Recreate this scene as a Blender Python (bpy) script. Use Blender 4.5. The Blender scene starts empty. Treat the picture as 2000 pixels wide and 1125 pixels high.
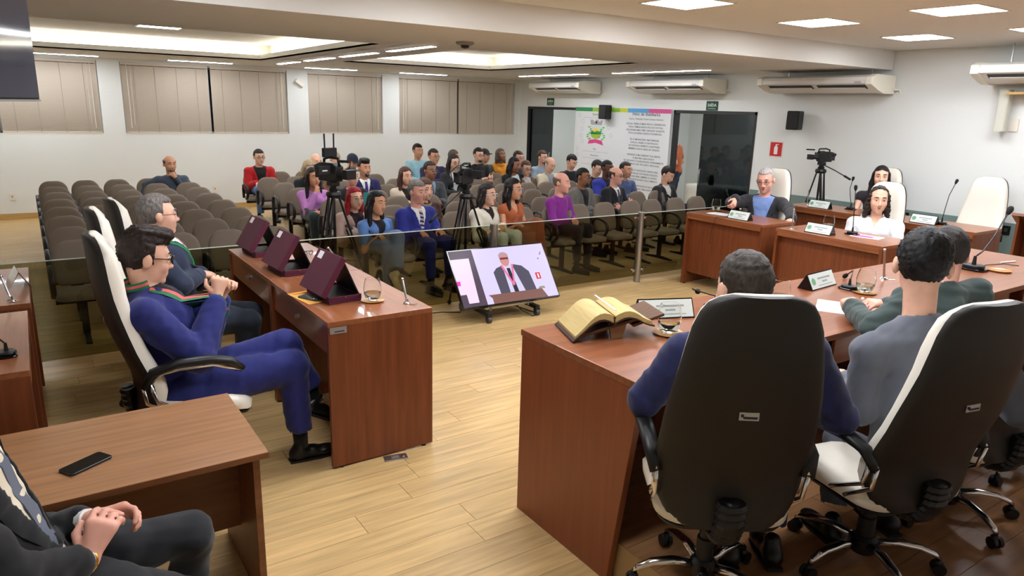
import bpy, math, random
import numpy as np
from mathutils import Vector, Matrix
random.seed(4); rng = np.random.default_rng(7)
SC = bpy.context.scene; COL = SC.collection
R = math.radians
# ---------------------------------------------------------------- camera
CAMH = 2.2; FPX = 1381.37
yaw, pit, rol = .598596, .2497423, .02776341
cy, sy, cp, sp, cr, sr = math.cos(yaw), math.sin(yaw), math.cos(pit), math.sin(pit), math.cos(rol), math.sin(rol)
fw = np.array([sy*cp, cy*cp, -sp]); rt = np.array([cy, -sy, 0.]); up = np.cross(rt, fw)
r2 = cr*rt + sr*up; u2 = -sr*rt + cr*up
cam = bpy.data.cameras.new('camera'); camo = bpy.data.objects.new('camera', cam); COL.objects.link(camo)
camo.matrix_world = Matrix(((r2[0], u2[0], -fw[0], 0), (r2[1], u2[1], -fw[1], 0), (r2[2], u2[2], -fw[2], CAMH), (0, 0, 0, 1)))
cam.sensor_width = 36; cam.lens = 36*FPX/2000; cam.clip_start = .02; cam.clip_end = 100
cam.dof.use_dof = False
SC.camera = camo
# ---------------------------------------------------------------- world and exposure
W = bpy.data.worlds.new('night_world'); SC.world = W; W.use_nodes = True
W.node_tree.nodes['Background'].inputs[0].default_value = (.02, .025, .04, 1)
W.node_tree.nodes['Background'].inputs[1].default_value = 1.0
vs = SC.view_settings; vs.view_transform = 'Standard'; vs.look = 'None'; vs.gamma = 1; vs.use_curve_mapping = False
vs.exposure = 1.5
PANEL_E, STRIP_E, COVE_E = 11.5, 20.0, 3.6      # emission of the room's own lamps
# ---------------------------------------------------------------- pixel -> place (reference frame 2000 x 1125)
MW = np.stack([r2, -u2, fw])
def ray(x, y): return MW.T @ np.array([(x-1000)/FPX, (y-562.5)/FPX, 1.])
def pz(x, y, z): d = ray(x, y); return d*((z-CAMH)/d[2]) + [0, 0, CAMH]
def py(x, y, Y): d = ray(x, y); return d*(Y/d[1]) + [0, 0, CAMH]
def px(x, y, X): d = ray(x, y); return d*(X/d[0]) + [0, 0, CAMH]
def pd(x, y, dep): return ray(x, y)*dep + [0, 0, CAMH]        # dep = depth along the view axis
# ---------------------------------------------------------------- materials
def lin(c):
    out = []
    for v in c[:3]:
        v = v/255. if max(c) > 1.001 else v
        out.append(v/12.92 if v <= .04045 else ((v+.055)/1.055)**2.4)
    return tuple(out) + (1,)
MATS = {}
def mat(name, col, rough=.5, metal=0., spec=.5, noise=None, bump=None, emit=None, trans=0, ior=1.45, alpha=1, coat=0, sheen=0, sub=0, var=0):
    """noise=(scale xyz, amount, detail); bump=(scale xyz, strength, distance); var = per-object brightness variation"""
    if name in MATS: return MATS[name]
    m = bpy.data.materials.new(name); m.use_nodes = True; MATS[name] = m
    nt = m.node_tree; N = nt.nodes; L = nt.links; b = N['Principled BSDF']
    c = lin(col)
    b.inputs['Base Color'].default_value = c
    b.inputs['Roughness'].default_value = rough; b.inputs['Metallic'].default_value = metal
    b.inputs['Specular IOR Level'].default_value = spec; b.inputs['IOR'].default_value = ior
    b.inputs['Transmission Weight'].default_value = trans; b.inputs['Coat Weight'].default_value = coat
    b.inputs['Sheen Weight'].default_value = sheen; b.inputs['Alpha'].default_value = alpha
    if sub: b.inputs['Subsurface Weight'].default_value = sub; b.inputs['Subsurface Radius'].default_value = (.012, .005, .003)
    if emit:
        b.inputs['Emission Color'].default_value = lin(emit[0]); b.inputs['Emission Strength'].default_value = emit[1]
    def tex(sc, det=4):
        tc = N.new('ShaderNodeTexCoord'); mp = N.new('ShaderNodeMapping'); no = N.new('ShaderNodeTexNoise')
        mp.inputs['Scale'].default_value = sc; no.inputs['Scale'].default_value = 1; no.inputs['Detail'].default_value = det
        L.new(tc.outputs['Object'], mp.inputs[0])
        oi = N.new('ShaderNodeObjectInfo'); ad = N.new('ShaderNodeVectorMath'); ad.operation = 'MULTIPLY_ADD'
        cb = N.new('ShaderNodeCombineXYZ'); 
        for k in range(3): L.new(oi.outputs['Random'], cb.inputs[k])
        ad.inputs[1].default_value = (37, 53, 71)
        L.new(cb.outputs[0], ad.inputs[0]); L.new(mp.outputs[0], ad.inputs[2])
        L.new(ad.outputs[0], no.inputs['Vector'])
        return no
    src = None
    if noise:
        no = tex(noise[0], noise[2] if len(noise) > 2 else 4)
        rp = N.new('ShaderNodeValToRGB'); a = noise[1]
        rp.color_ramp.elements[0].position = .3; rp.color_ramp.elements[1].position = .7
        rp.color_ramp.elements[0].color = tuple(max(0, v*(1-a)) for v in c[:3]) + (1,)
        rp.color_ramp.elements[1].color = tuple(v*(1+a) for v in c[:3]) + (1,)
        L.new(no.outputs[0], rp.inputs[0]); src = rp.outputs[0]
    if var:
        oi = N.new('ShaderNodeObjectInfo'); hs = N.new('ShaderNodeHueSaturation'); mr = N.new('ShaderNodeMapRange')
        mr.inputs[3].default_value = 1-var; mr.inputs[4].default_value = 1+var
        L.new(oi.outputs['Random'], mr.inputs[0]); L.new(mr.outputs[0], hs.inputs['Value'])
        if src: L.new(src, hs.inputs['Color'])
        else: hs.inputs['Color'].default_value = c
        src = hs.outputs[0]
    if src: L.new(src, b.inputs['Base Color'])
    if bump:
        no = tex(bump[0], 3); bp = N.new('ShaderNodeBump'); bp.inputs['Strength'].default_value = bump[1]
        bp.inputs['Distance'].default_value = bump[2] if len(bump) > 2 else .002
        L.new(no.outputs[0], bp.inputs['Height']); L.new(bp.outputs[0], b.inputs['Normal'])
    return m
def emis(name, col, s):
    if name in MATS: return MATS[name]
    m = bpy.data.materials.new(name); m.use_nodes = True; MATS[name] = m; N = m.node_tree.nodes
    N.remove(N['Principled BSDF']); e = N.new('ShaderNodeEmission'); e.inputs[0].default_value = lin(col); e.inputs[1].default_value = s
    m.node_tree.links.new(e.outputs[0], N['Material Output'].inputs[0]); return m
def tinted(name, col, refl=.08):
    """thin smoked sheet: transparent colour filter plus a mirror-like fresnel sheen"""
    if name in MATS: return MATS[name]
    m = bpy.data.materials.new(name); m.use_nodes = True; MATS[name] = m; N = m.node_tree.nodes; L = m.node_tree.links
    N.remove(N['Principled BSDF'])
    t = N.new('ShaderNodeBsdfTransparent'); t.inputs[0].default_value = lin(col)
    g = N.new('ShaderNodeBsdfGlossy'); g.inputs['Roughness'].default_value = .02
    f = N.new('ShaderNodeFresnel'); f.inputs[0].default_value = 1.45
    ge = N.new('ShaderNodeNewGeometry'); iv = N.new('ShaderNodeMath'); iv.operation = 'SUBTRACT'; iv.inputs[0].default_value = 1; L.new(ge.outputs['Backfacing'], iv.inputs[1])
    mu = N.new('ShaderNodeMath'); mu.operation = 'MULTIPLY'; L.new(f.outputs[0], mu.inputs[0]); L.new(iv.outputs[0], mu.inputs[1])
    mx = N.new('ShaderNodeMixShader'); L.new(mu.outputs[0], mx.inputs[0]); L.new(t.outputs[0], mx.inputs[1]); L.new(g.outputs[0], mx.inputs[2])
    L.new(mx.outputs[0], N['Material Output'].inputs[0]); return m
# ---------------------------------------------------------------- mesh builder
class MB:
    def __init__(s): s.v = []; s.f = []; s.m = []; s.mi = 0
    def add(s, vs, fs):
        o = len(s.v); s.v += [tuple(float(c) for c in v) for v in vs]; s.f += [tuple(i+o for i in f) for f in fs]; s.m += [s.mi]*len(fs); return s
    def box(s, x0, x1, y0, y1, z0, z1):
        return s.add([(x0,y0,z0),(x1,y0,z0),(x1,y1,z0),(x0,y1,z0),(x0,y0,z1),(x1,y0,z1),(x1,y1,z1),(x0,y1,z1)],
                     [(0,3,2,1),(4,5,6,7),(0,1,5,4),(1,2,6,5),(2,3,7,6),(3,0,4,7)])
    def obox(s, c, ax, ay, az, hx, hy, hz):
        c, ax, ay, az = map(np.asarray, (c, ax, ay, az)); vs = []
        for z in (-1, 1):
            for x, y in ((-1,-1),(1,-1),(1,1),(-1,1)): vs.append(c+ax*hx*x+ay*hy*y+az*hz*z)
        return s.add(vs, [(0,3,2,1),(4,5,6,7),(0,1,5,4),(1,2,6,5),(2,3,7,6),(3,0,4,7)])
    def quad(s, a, b, c, d): return s.add([a,b,c,d], [(0,1,2,3)])
    def rings(s, rings, closed=True, cap0=True, cap1=True):
        n = len(rings[0]); vs = [p for r in rings for p in r]; fs = []
        for i in range(len(rings)-1):
            for j in range(n if closed else n-1):
                k = (j+1) % n; fs.append((i*n+j, i*n+k, (i+1)*n+k, (i+1)*n+j))
        if cap0: fs.append(tuple(range(n))[::-1])
        if cap1: fs.append(tuple(range((len(rings)-1)*n, len(rings)*n)))
        return s.add(vs, fs)
    def tube(s, path, r, n=8, closed=False, ell=None):
        path = [np.asarray(p, float) for p in path]; m = len(path)
        rs = list(r) if hasattr(r, '__len__') else [r]*m; out = []; pu = None
        for i, p in enumerate(path):
            if closed: t = path[(i+1) % m]-path[i-1]
            else: t = path[min(i+1, m-1)]-path[max(i-1, 0)]
            t = t/(np.linalg.norm(t)+1e-12)
            if pu is None: a = np.array([0,0,1.]) if abs(t[2]) < .9 else np.array([1.,0,0]); u = np.cross(a, t)
            else: u = pu-t*(pu@t)
            u /= np.linalg.norm(u)+1e-12; w = np.cross(t, u); pu = u
            e = ell or (1, 1)
            out.append([p+rs[i]*(math.cos(2*math.pi*k/n)*u*e[0]+math.sin(2*math.pi*k/n)*w*e[1]) for k in range(n)])
        if closed: out.append(out[0]); return s.rings(out, True, False, False)
        return s.rings(out)
    def cyl(s, a, b, r0, r1=None, n=14): return s.tube([a, b], [r0, r0 if r1 is None else r1], n)
    def lathe(s, prof, c=(0,0,0), n=20, cap=True):
        rs = [[(c[0]+r*math.cos(2*math.pi*k/n), c[1]+r*math.sin(2*math.pi*k/n), c[2]+z) for k in range(n)] for r, z in prof]
        return s.rings(rs, True, cap, cap)
    def sphere(s, c, r, n=12, m=8, rz=None):
        rz = rz or r
        rs = [[(c[0]+r*math.sin(math.pi*i/m)*math.cos(2*math.pi*k/n), c[1]+r*math.sin(math.pi*i/m)*math.sin(2*math.pi*k/n), c[2]-rz*math.cos(math.pi*i/m)) for k in range(n)] for i in range(1, m)]
        return s.rings(rs)
    def prism(s, poly, d0, d1, axis='y'):
        """poly: 2-D points; axis y -> poly in (x,z); axis x -> poly in (y,z); axis z -> poly in (x,y)"""
        f = {'y': lambda p, d: (p[0], d, p[1]), 'x': lambda p, d: (d, p[0], p[1]), 'z': lambda p, d: (p[0], p[1], d)}[axis]
        n = len(poly); vs = [f(p, d0) for p in poly]+[f(p, d1) for p in poly]
        fs = [tuple(range(n))[::-1], tuple(range(n, 2*n))]+[(i, (i+1) % n, n+(i+1) % n, n+i) for i in range(n)]
        return s.add(vs, fs)
    def mesh(s, name, mats, smooth=False):
        me = bpy.data.meshes.new(name); me.from_pydata(s.v, [], s.f)
        for m in (mats if isinstance(mats, (list, tuple)) else [mats]): me.materials.append(m)
        if len(set(s.m)) > 1 or (s.m and s.m[0]): me.polygons.foreach_set('material_index', s.m)
        import bmesh
        bm = bmesh.new(); bm.from_mesh(me); bmesh.ops.recalc_face_normals(bm, faces=bm.faces); bm.to_mesh(me); bm.free()
        if smooth is True: me.polygons.foreach_set('use_smooth', [True]*len(me.polygons))
        elif smooth: me.polygons.foreach_set('use_smooth', [True]*len(me.polygons)); me.set_sharp_from_angle(angle=R(smooth))
        me.update(); return me
    def build(s, name, mats, parent=None, smooth=False, bevel=0, loc=None):
        return obj(name, s.mesh(name, mats, smooth), parent, bevel, loc)
def obj(name, me, parent=None, bevel=0, loc=None):
    o = bpy.data.objects.new(name, me); COL.objects.link(o)
    if parent: o.parent = parent
    if loc is not None: o.location = loc
    if bevel:
        b = o.modifiers.new('bevel', 'BEVEL'); b.width = bevel; b.segments = 2; b.limit_method = 'ANGLE'; b.harden_normals = False
    return o
def tag(o, label=None, cat=None, group=None, kind=None):
    if label: o['label'] = label
    if cat: o['category'] = cat
    if group: o['group'] = group
    if kind: o['kind'] = kind
    return o
def thing(name, label, cat, loc=(0,0,0), rz=0, group=None, scale=1):
    o = bpy.data.objects.new(name, None); COL.objects.link(o); o.empty_display_size = .1
    o.location = loc; o.rotation_euler = (0, 0, rz); o.scale = (scale,)*3
    return tag(o, label, cat, group)
def struct(o): o['kind'] = 'structure'; return o
def dup(root, loc=None, rz=None, label=None, group=None, scale=None):
    def cp(o, par):
        c = o.copy(); COL.objects.link(c)
        if par: c.parent = par
        for ch in list(o.children): cp(ch, c)
        return c
    r = cp(root, None)
    if loc is not None: r.location = loc
    if rz is not None: r.rotation_euler = (0, 0, rz)
    if label: r['label'] = label
    if group: r['group'] = group
    if scale: r.scale = (scale,)*3
    return r
def rrect(w, h, r, n=5, cx=0, cy=0):
    """rounded rectangle outline; r = (bottom radius, top radius) or one number"""
    rb, rtp = r if hasattr(r, '__len__') else (r, r); out = []
    for (sx, sy_, rr, a0) in ((1,-1,rb,-90),(1,1,rtp,0),(-1,1,rtp,90),(-1,-1,rb,180)):
        for k in range(n+1):
            a = R(a0+90*k/n); out.append((cx+sx*(w/2-rr)+rr*math.cos(a), cy+sy_*(h/2-rr)+rr*math.sin(a)))
    return out
def text_mesh(s, size, align='CENTER', ext=.0006, bold=0, width=None):
    cu = bpy.data.curves.new('text', 'FONT'); cu.body = s; cu.size = size; cu.align_x = align; cu.extrude = ext; cu.offset = bold; cu.resolution_u = 2
    o = bpy.data.objects.new('text', cu); COL.objects.link(o)
    dg = bpy.context.evaluated_depsgraph_get(); dg.update(); me = bpy.data.meshes.new_from_object(o.evaluated_get(dg)); bpy.data.objects.remove(o); bpy.data.curves.remove(cu)
    if width:
        co = np.zeros(len(me.vertices)*3); me.vertices.foreach_get('co', co); co = co.reshape(-1, 3)
        w = co[:,0].max()-co[:,0].min(); co[:,0] *= width/w; me.vertices.foreach_set('co', co.ravel())
    return me
def text(name, s, size, m, parent, M, **k):
    me = text_mesh(s, size, **k); me.materials.append(m); o = obj(name, me, parent); o.matrix_local = M; return o
def onX(x, y, z):  # lettering on a wall facing -X
    return Matrix(((0,0,-1,x),(-1,0,0,y),(0,1,0,z),(0,0,0,1)))
# ---------------------------------------------------------------- shared materials
m_wall = mat('wall_paint', (232,235,232), .75, spec=.3, bump=((60,60,60), .05, .001))
m_ceil = mat('ceiling_paint', (224,222,216), .8, spec=.2)
m_floor = mat('oak_plank', (198,166,114), .33, spec=.5, noise=((2.2,26,10), .2, 6), bump=((3,40,10), .04, .0006), var=.07)
m_joint = mat('floor_joint', (164,132,88), .7)
m_skirt = mat('skirting_wood', (196,160,100), .5, noise=((3,30,30), .12))
m_dado = mat('dado_paint', (120,142,138), .6)
m_redx = mat('mahogany_grain_x', (138,82,52), .3, spec=.5, noise=((2.2,34,34), .22, 6), bump=((3,50,50), .03, .0005), coat=.15)
m_redy = mat('mahogany_grain_y', (140,84,52), .3, spec=.5, noise=((34,2.2,34), .22, 6), bump=((50,3,50), .03, .0005), coat=.15)
m_redz = mat('mahogany_grain_z', (116,62,34), .38, spec=.5, noise=((30,30,1.8), .22, 6), bump=((50,50,3), .03, .0005))
m_redlite = mat('mahogany_head_end', (134,72,42), .38, spec=.5, noise=((30,30,1.8), .12, 6))
m_brx = mat('walnut_grain_x', (160,116,80), .33, spec=.5, noise=((2,34,34), .2, 6), coat=.1)
m_brz = mat('walnut_panel', (128,80,48), .42, noise=((2,30,30), .2, 6))
m_black = mat('black_plastic', (22,22,24), .42)
m_blackg = mat('black_gloss', (12,12,14), .12)
m_shell = mat('black_chair_shell', (40,37,34), .5, bump=((500,500,500), .06, .0005))
m_white = mat('white_leather', (236,230,216), .42, bump=((220,220,220), .1, .0006))
m_chrome = mat('chrome', (225,225,228), .12, metal=1)
m_steel = mat('brushed_steel', (178,180,182), .34, metal=1)
m_alu = mat('satin_aluminium', (190,192,196), .4, metal=.85)
m_taupe = mat('taupe_upholstery', (118,104,90), .72, sheen=.2, bump=((300,300,300), .1, .0006))
m_wine = mat('wine_velvet', (82,16,44), .75, sheen=.08, bump=((400,400,400), .08, .0005))
m_paper = mat('white_paper', (240,240,240), .7)
m_plaqw = mat('plate_face', (214,222,216), .3)
m_ink = mat('ink', (50,52,58), .7)
m_glass = mat('clear_glass', (250,252,250), .02, trans=1, ior=1.2)
m_water = mat('water', (225,232,228), .02, trans=1, ior=1.2)
m_amber = mat('amber_coaster', (206,142,50), .25, trans=.3)
m_gold = mat('gold', (212,160,70), .25, metal=1)
m_smoke = tinted('smoked_glass', (202,200,180))
m_dark = tinted('dark_glass', (132,138,140))
m_tvoff = mat('tv_glass_off', (62,68,84), .07, spec=1)
m_beige = mat('blind_slat', (224,213,198), .6)
m_cream = mat('cream_plastic', (240,236,220), .5)
m_panel = emis('led_panel_light', (246,249,255), PANEL_E)
m_strip = emis('led_strip_light', (248,250,255), STRIP_E)
m_cove = emis('cove_led_light', (255,246,228), COVE_E)
# ================================================================ ROOM
XR, YB, XL, YF = 10.65, 15.5, -2.5, -2.0
ZL, ZH, YS = 2.88, 3.15, 5.87           # low ceiling, high ceiling, line of the step
fl = struct(MB().box(XL, 13.2, YF, YB+.2, -.1, -.008).build('floor', m_joint))
PL, PW = 1.22, .19
pm = MB().box(.0015, PL-.0015, .0012, PW-.0012, -.008, 0).mesh('plank', m_floor)
cells = []
for j in range(int((YB-YF)/PW)+1):
    off = rng.random()*PL
    x = XL-off
    while x < 13.2:
        a, b = max(x, XL), min(x+PL, 13.2); y = YF+j*PW
        if b-a > .05 and y+PW < YB+.01: cells.append((a, b, y, x >= XL and x+PL <= 13.2))
        x += PL
def inview(p, mg=60):
    c = MW @ (np.array(p)-[0, 0, CAMH])
    if c[2] < .3: return None
    u, v = 1000+FPX*c[0]/c[2], 562.5+FPX*c[1]/c[2]
    return c[2] if -mg < u < 2000+mg and -mg < v < 1125+mg else None
near = []
for i, (a, b, y, full) in enumerate(cells):
    d = inview(((a+b)/2, y+PW/2, 0))
    # hidden under desks or the head table: leave to the joined field
    if full and d: near.append((d, i))
near.sort(); pick = set(i for d, i in near[:296]); rest = MB()
for i, (a, b, y, full) in enumerate(cells):
    if i in pick: o = obj('plank', pm, fl, loc=(a, y, 0))
    else: rest.box(a+.0015, b-.0015, y+.0012, y+PW-.0012, -.008, 0)
o = rest.build('plank_field', m_floor, fl); o['kind'] = 'stuff'
DS = .2    # low platform under the head table, browner boards
ds = struct(MB().box(2.125, XR-.013, YF, 2.86, -.008, DS-.008).build('floor_platform', m_joint))
m_floorb = mat('brown_plank', (150,108,72), .35, spec=.5, noise=((2.2,26,10), .22, 6), var=.1)
pmb = MB().box(.0015, PL-.0015, .0012, PW-.0012, -.008, 0).mesh('plank', m_floorb); rest = MB(); nb = 0
for j in range(int((2.86-YF)/PW)):
    y = 2.86-(j+1)*PW; x = 2.125-rng.random()*PL
    while x < XR-.02:
        a, b = max(x, 2.125), min(x+PL, XR-.014)
        if b-a > .05:
            if x >= 2.125 and x+PL <= XR-.014 and nb < 110 and inview(((a+b)/2, y+.1, DS)): obj('plank', pmb, ds, loc=(a, y, DS)); nb += 1
            else: rest.box(a+.0015, b-.0015, y+.0012, y+PW-.0012, DS-.008, DS)
        x += PL
o = rest.build('plank_field', m_floorb, ds); o['kind'] = 'stuff'
# ---- back wall with four window openings
WIN = [(-1.9, 1.23), (1.6, 4.70), (5.14, 6.86), (7.27, 10.5)]; WZ0, WZ1 = 1.53, 2.83
b = MB(); b.box(XL-.2, XR+.12, YB, YB+.2, -.1, WZ0); b.box(XL-.2, XR+.12, YB, YB+.2, WZ1, 3.3)
xs = [XL-.2]+[v for w in WIN for v in w]+[XR+.12]
for i in range(0, len(xs), 2): b.box(xs[i], xs[i+1], YB, YB+.2, WZ0, WZ1)
struct(b.build('wall_back', m_wall))
D1, D2, DZ = (13.12, 15.11), (8.16, 10.12), 2.24
b = MB(); b.box(XR, XR+.12, YF, D2[0], -.1, 3.3); b.box(XR, XR+.12, D2[0], D2[1], DZ, 3.3); b.box(XR, XR+.12, D2[1], D1[0], -.1, 3.3)
b.box(XR, XR+.12, D1[0], D1[1], DZ, 3.3); b.box(XR, XR+.12, D1[1], YB, -.1, 3.3); struct(b.build('wall_right', m_wall))
struct(MB().box(XL-.2, XL, YF, YB, -.1, 3.3).build('wall_left', m_wall))
struct(MB().box(XL-.2, XR+.12, YF-.2, YF, -.1, 3.3).build('wall_front', m_wall))
struct(MB().box(XL, XR, YB-.018, YB, 0, .11).build('baseboard_back', m_skirt))
struct(MB().box(XR-.012, XR, YF, D2[0]-.02, 0, .9).build('trim_1', m_dado))
# ---- ceiling: high part, step, low part with two coffers
CO = [(-2.3, 3.55, 8.1, 13.2), (4.65, 7.6, 8.0, 12.1)]
b = MB(); b.box(XL, XR, YF, YS+.1, ZH, ZH+.1)
b.box(XL, XR-.03, YS, YS+.1, ZL, ZH)
def slabs(x0, x1, y0, y1): b.box(x0, x1, y0, y1, ZL, ZL+.02)
slabs(XL, XR, YS+.1, 8.0); slabs(XL, XR, 13.2, YB); slabs(XL, CO[0][0], 8.0, 13.2); slabs(CO[0][1], CO[1][0], 8.0, 13.2); slabs(CO[1][1], XR, 8.0, 13.2)
slabs(CO[0][0], CO[0][1], 8.0, 8.1); slabs(CO[1][0], CO[1][1], 12.1, 13.2)
for x0, x1, y0, y1 in CO:
    b.box(x0-.25, x1+.25, y0-.25, y1+.25, ZL+.27, ZL+.31)
    for q in ((x0-.27, x0-.25, y0-.25, y1+.25), (x1+.25, x1+.27, y0-.25, y1+.25), (x0-.25, x1+.25, y0-.27, y0-.25), (x0-.25, x1+.25, y1+.25, y1+.27)): b.box(*q, ZL, ZL+.27)
    t = .09  # upstand lip that hides the strip
    for q in ((x0-.02, x0, y0, y1), (x1, x1+.02, y0, y1), (x0, x1, y0-.02, y0), (x0, x1, y1, y1+.02)): b.box(*q, ZL, ZL+t)
struct(b.build('ceiling', m_ceil))
for k, (x0, x1, y0, y1) in enumerate(CO):
    cv = thing('cove_light', ['warm white cove light running round the left ceiling recess', 'warm white cove light running round the right, smaller ceiling recess'][k], 'light', ((x0+x1)/2, (y0+y1)/2, ZL+.06), group=None)
    dx, dy = (x1-x0)/2, (y1-y0)/2
    for q in ((-dx-.23, -dx-.21, -dy, dy), (dx+.21, dx+.23, -dy, dy), (-dx, dx, -dy-.23, -dy-.21), (-dx, dx, dy+.21, dy+.23)):
        MB().box(*q, -.01, .09).build('led_band', m_cove, cv)
# ---- corridor behind the right wall
struct(MB().box(12.9, 13.0, 7.0, YB+.2, -.1, 3.0).build('wall_corridor', m_wall))
b = MB().box(XR+.12, 13.0, 6.9, 7.0, -.1, 3.0); b.box(XR+.12, 13.0, YB+.2, YB+.3, -.1, 3.0); struct(b.build('wall_corridor_end', m_wall))
struct(MB().box(XR+.12, 12.9, 11.75, 11.85, 0, 2.7).build('wall_partition', m_wall))
struct(MB().box(XR+.12, 13.0, 6.9, YB+.3, 2.7, 2.8).build('ceiling_corridor', m_ceil))
for lab, y in (('small square lamp on the corridor ceiling behind the right-hand doorway', 9.6), ('small square lamp on the corridor ceiling behind the far doorway', 14.0)):
    t = thing('ceiling_lamp', lab, 'light', (11.8, y, 2.7))
    MB().box(-.2, .2, -.2, .2, -.03, 0).build('frame', m_white, t); MB().box(-.18, .18, -.18, .18, -.036, -.03).build('diffuser', emis('corridor_lamp', (240,248,255), 24), t)
# ---- windows and venetian blinds
wb = [(-1.9, -.36), (-.33, 1.23), (1.6, 3.15), (3.18, 4.70), (5.14, 6.86), (7.27, 8.84), (8.86, 10.5)]
wl = ['first window from the left, behind the hanging screen', 'wide second window with two blinds', 'single narrow window with one blind', 'last window at the right corner with two blinds']
for k, (x0, x1) in enumerate(WIN):
    w = struct(MB().box(x0, x1, YB+.15, YB+.16, WZ0, WZ1).build('window_%d' % (k+1), mat('night_pane', (16,20,30), .08)))
    f = MB(); 
    for xx in (x0, (x0+x1)/2-.015, x1-.03): f.box(xx, xx+.03, YB+.12, YB+.16, WZ0, WZ1)
    f.box(x0, x1, YB+.12, YB+.16, WZ0, WZ0+.03); f.box(x0, x1, YB+.12, YB+.16, WZ1-.03, WZ1); f.build('window_frame', m_alu, w)
    MB().box(x0, x1, YB-.005, YB+.12, WZ0-.02, WZ0).build('window_sill', m_cream, w)
bl = ['left blind of the leftmost window, partly behind the hanging screen', 'beige blind right of the dark hanging screen, in the leftmost window', 'left beige blind of the second window', 'right beige blind of the second window', 'beige blind alone in the narrow third window', 'left beige blind of the window nearest the corner', 'right beige blind ending at the room corner']
for k, (x0, x1) in enumerate(wb):
    t = thing('venetian_blind', bl[k], 'blind', ((x0+x1)/2, YB+.05, WZ0)); w = (x1-x0)/2-.012; h = WZ1-WZ0
    MB().box(-w, w, -.03, .03, h-.05, h).build('head_rail', m_beige, t, bevel=.004)
    s = MB(); z = .03
    while z < h-.06:
        s.obox((0, 0, z), (1,0,0), (0,.42,-.907), (0,.907,.42), w, .013, .0008); z += .0235
    o = s.build('slats', m_beige, t); o['kind'] = 'stuff'
    MB().box(-w, w, -.014, .014, .003, .018).build('bottom_rail', m_beige, t)
    for u in (-.72, -.25, .25, .72): MB().box(w*u-.004, w*u+.004, -.0155, -.0135, .01, h-.05).build('ladder_tape', mat('blind_tape', (176,160,142), .8), t)
    if k != 3 and k != 6: sg = 1 if k in (1, 4) else -1
    else: sg = 1
    MB().tube([(sg*(w-.1), -.03, h-.03), (sg*(w-.1), -.03, .1)], .006, 6).build('wand', m_cream, t)
    MB().tube([(sg*(w-.16), -.025, h-.03), (sg*(w-.16), -.025, .16)], .003, 5).build('cord', m_cream, t)
# ---- ceiling LED panels (near part), square lights in coffers and the strips
def led_panel(x0, x1, y0, y1, z, lab):
    t = thing('ceiling_panel_light', lab, 'light', ((x0+x1)/2, (y0+y1)/2, z), group='square ceiling panel lights')
    a, c = (x1-x0)/2, (y1-y0)/2
    f = MB(); f.box(-a-.02, a+.02, -c-.02, -c, -.006, .0); f.box(-a-.02, a+.02, c, c+.02, -.006, 0); f.box(-a-.02, -a, -c, c, -.006, 0); f.box(a, a+.02, -c, c, -.006, 0)
    f.build('frame', m_white, t); MB().box(-a, a, -c, c, -.004, .0).build('diffuser', m_panel, t)
PLB = {(1,2): 'square light nearest the step of the ceiling, top middle of the frame', (2,2): 'square light between two others, just right of the step', (2,1): 'big square light at the top, second from the right edge', (3,2): 'square light closest to the right-hand wall unit', (3,1): 'square light cut by the right edge of the picture'}
for i, X in enumerate((2.9, 5.06, 7.05, 9.06)):
    for j, Y in enumerate((1.95, 3.38, 4.76)):
        if (i, j) in ((0,1),): pass
        led_panel(X-.29, X+.29, Y-.28, Y+.28, ZH, PLB.get((i, j), 'square ceiling light, %s row from the step, %s from the right' % (['third','second','first'][j], ['fourth','third','second','first'][i])))
led_panel(.75, 1.33, 4.48, 5.04, ZH, 'square ceiling light far left of the near room')
led_panel(.75, 1.33, 1.67, 2.23, ZH, 'square ceiling light over the near left corner')
led_panel(1.45, 1.98, 11.0, 11.5, ZL+.27, 'square light inside the left ceiling recess')
led_panel(5.95, 6.5, 10.2, 10.65, ZL+.27, 'square light inside the right ceiling recess')
def strip(p, q, lab):
    p, q = np.array(p), np.array(q); c = (p+q)/2; d = q-p; ln = np.hypot(*d)
    t = thing('strip_light', lab, 'light', (c[0], c[1], ZL), math.atan2(d[1], d[0]), 'slim strip lights in the low ceiling')
    MB().box(-ln/2, ln/2, -.05, .05, -.012, 0).build('housing', m_white, t); MB().box(-ln/2+.01, ln/2-.01, -.042, .042, -.016, -.012).build('diffuser', m_strip, t)
for q in [((-1.4,14.75),(1.22,14.75),'strip light along the back wall, leftmost, ending behind the dark screen'), ((2.32,14.75),(3.45,14.75),'strip light above the second window'), ((4.85,14.75),(5.95,14.75),'strip light above the narrow third window'), ((6.95,14.75),(8.1,14.75),'strip light above the corner window'),
          ((4.08,12.75),(4.08,13.9),'farthest short strip between the two ceiling recesses'), ((4.08,11.05),(4.08,12.35),'second strip from the back between the ceiling recesses'), ((4.08,9.4),(4.08,10.7),'third strip from the back between the ceiling recesses'), ((4.08,7.75),(4.08,9.0),'nearest strip between the two ceiling recesses'),
          ((9.2,11.1),(9.2,13.4),'strip light over the far wall unit beside the right wall'), ((9.25,8.1),(9.25,10.4),'strip light over the second wall unit beside the right wall')]: strip(*q)
t = thing('ceiling_sensor', 'small round grey ceiling fitting under the low ceiling near the step', 'sensor', (*pz(908, 82, ZL)[:2], ZL))
MB().lathe([(.1,0),(.1,-.02),(.07,-.035)], n=24).build('base', mat('sensor_grey', (150,142,130), .5), t, smooth=40); MB().lathe([(.05,-.03),(.045,-.06),(.0001,-.07)], n=16, cap=False).build('dome', m_black, t, smooth=40)
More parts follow.
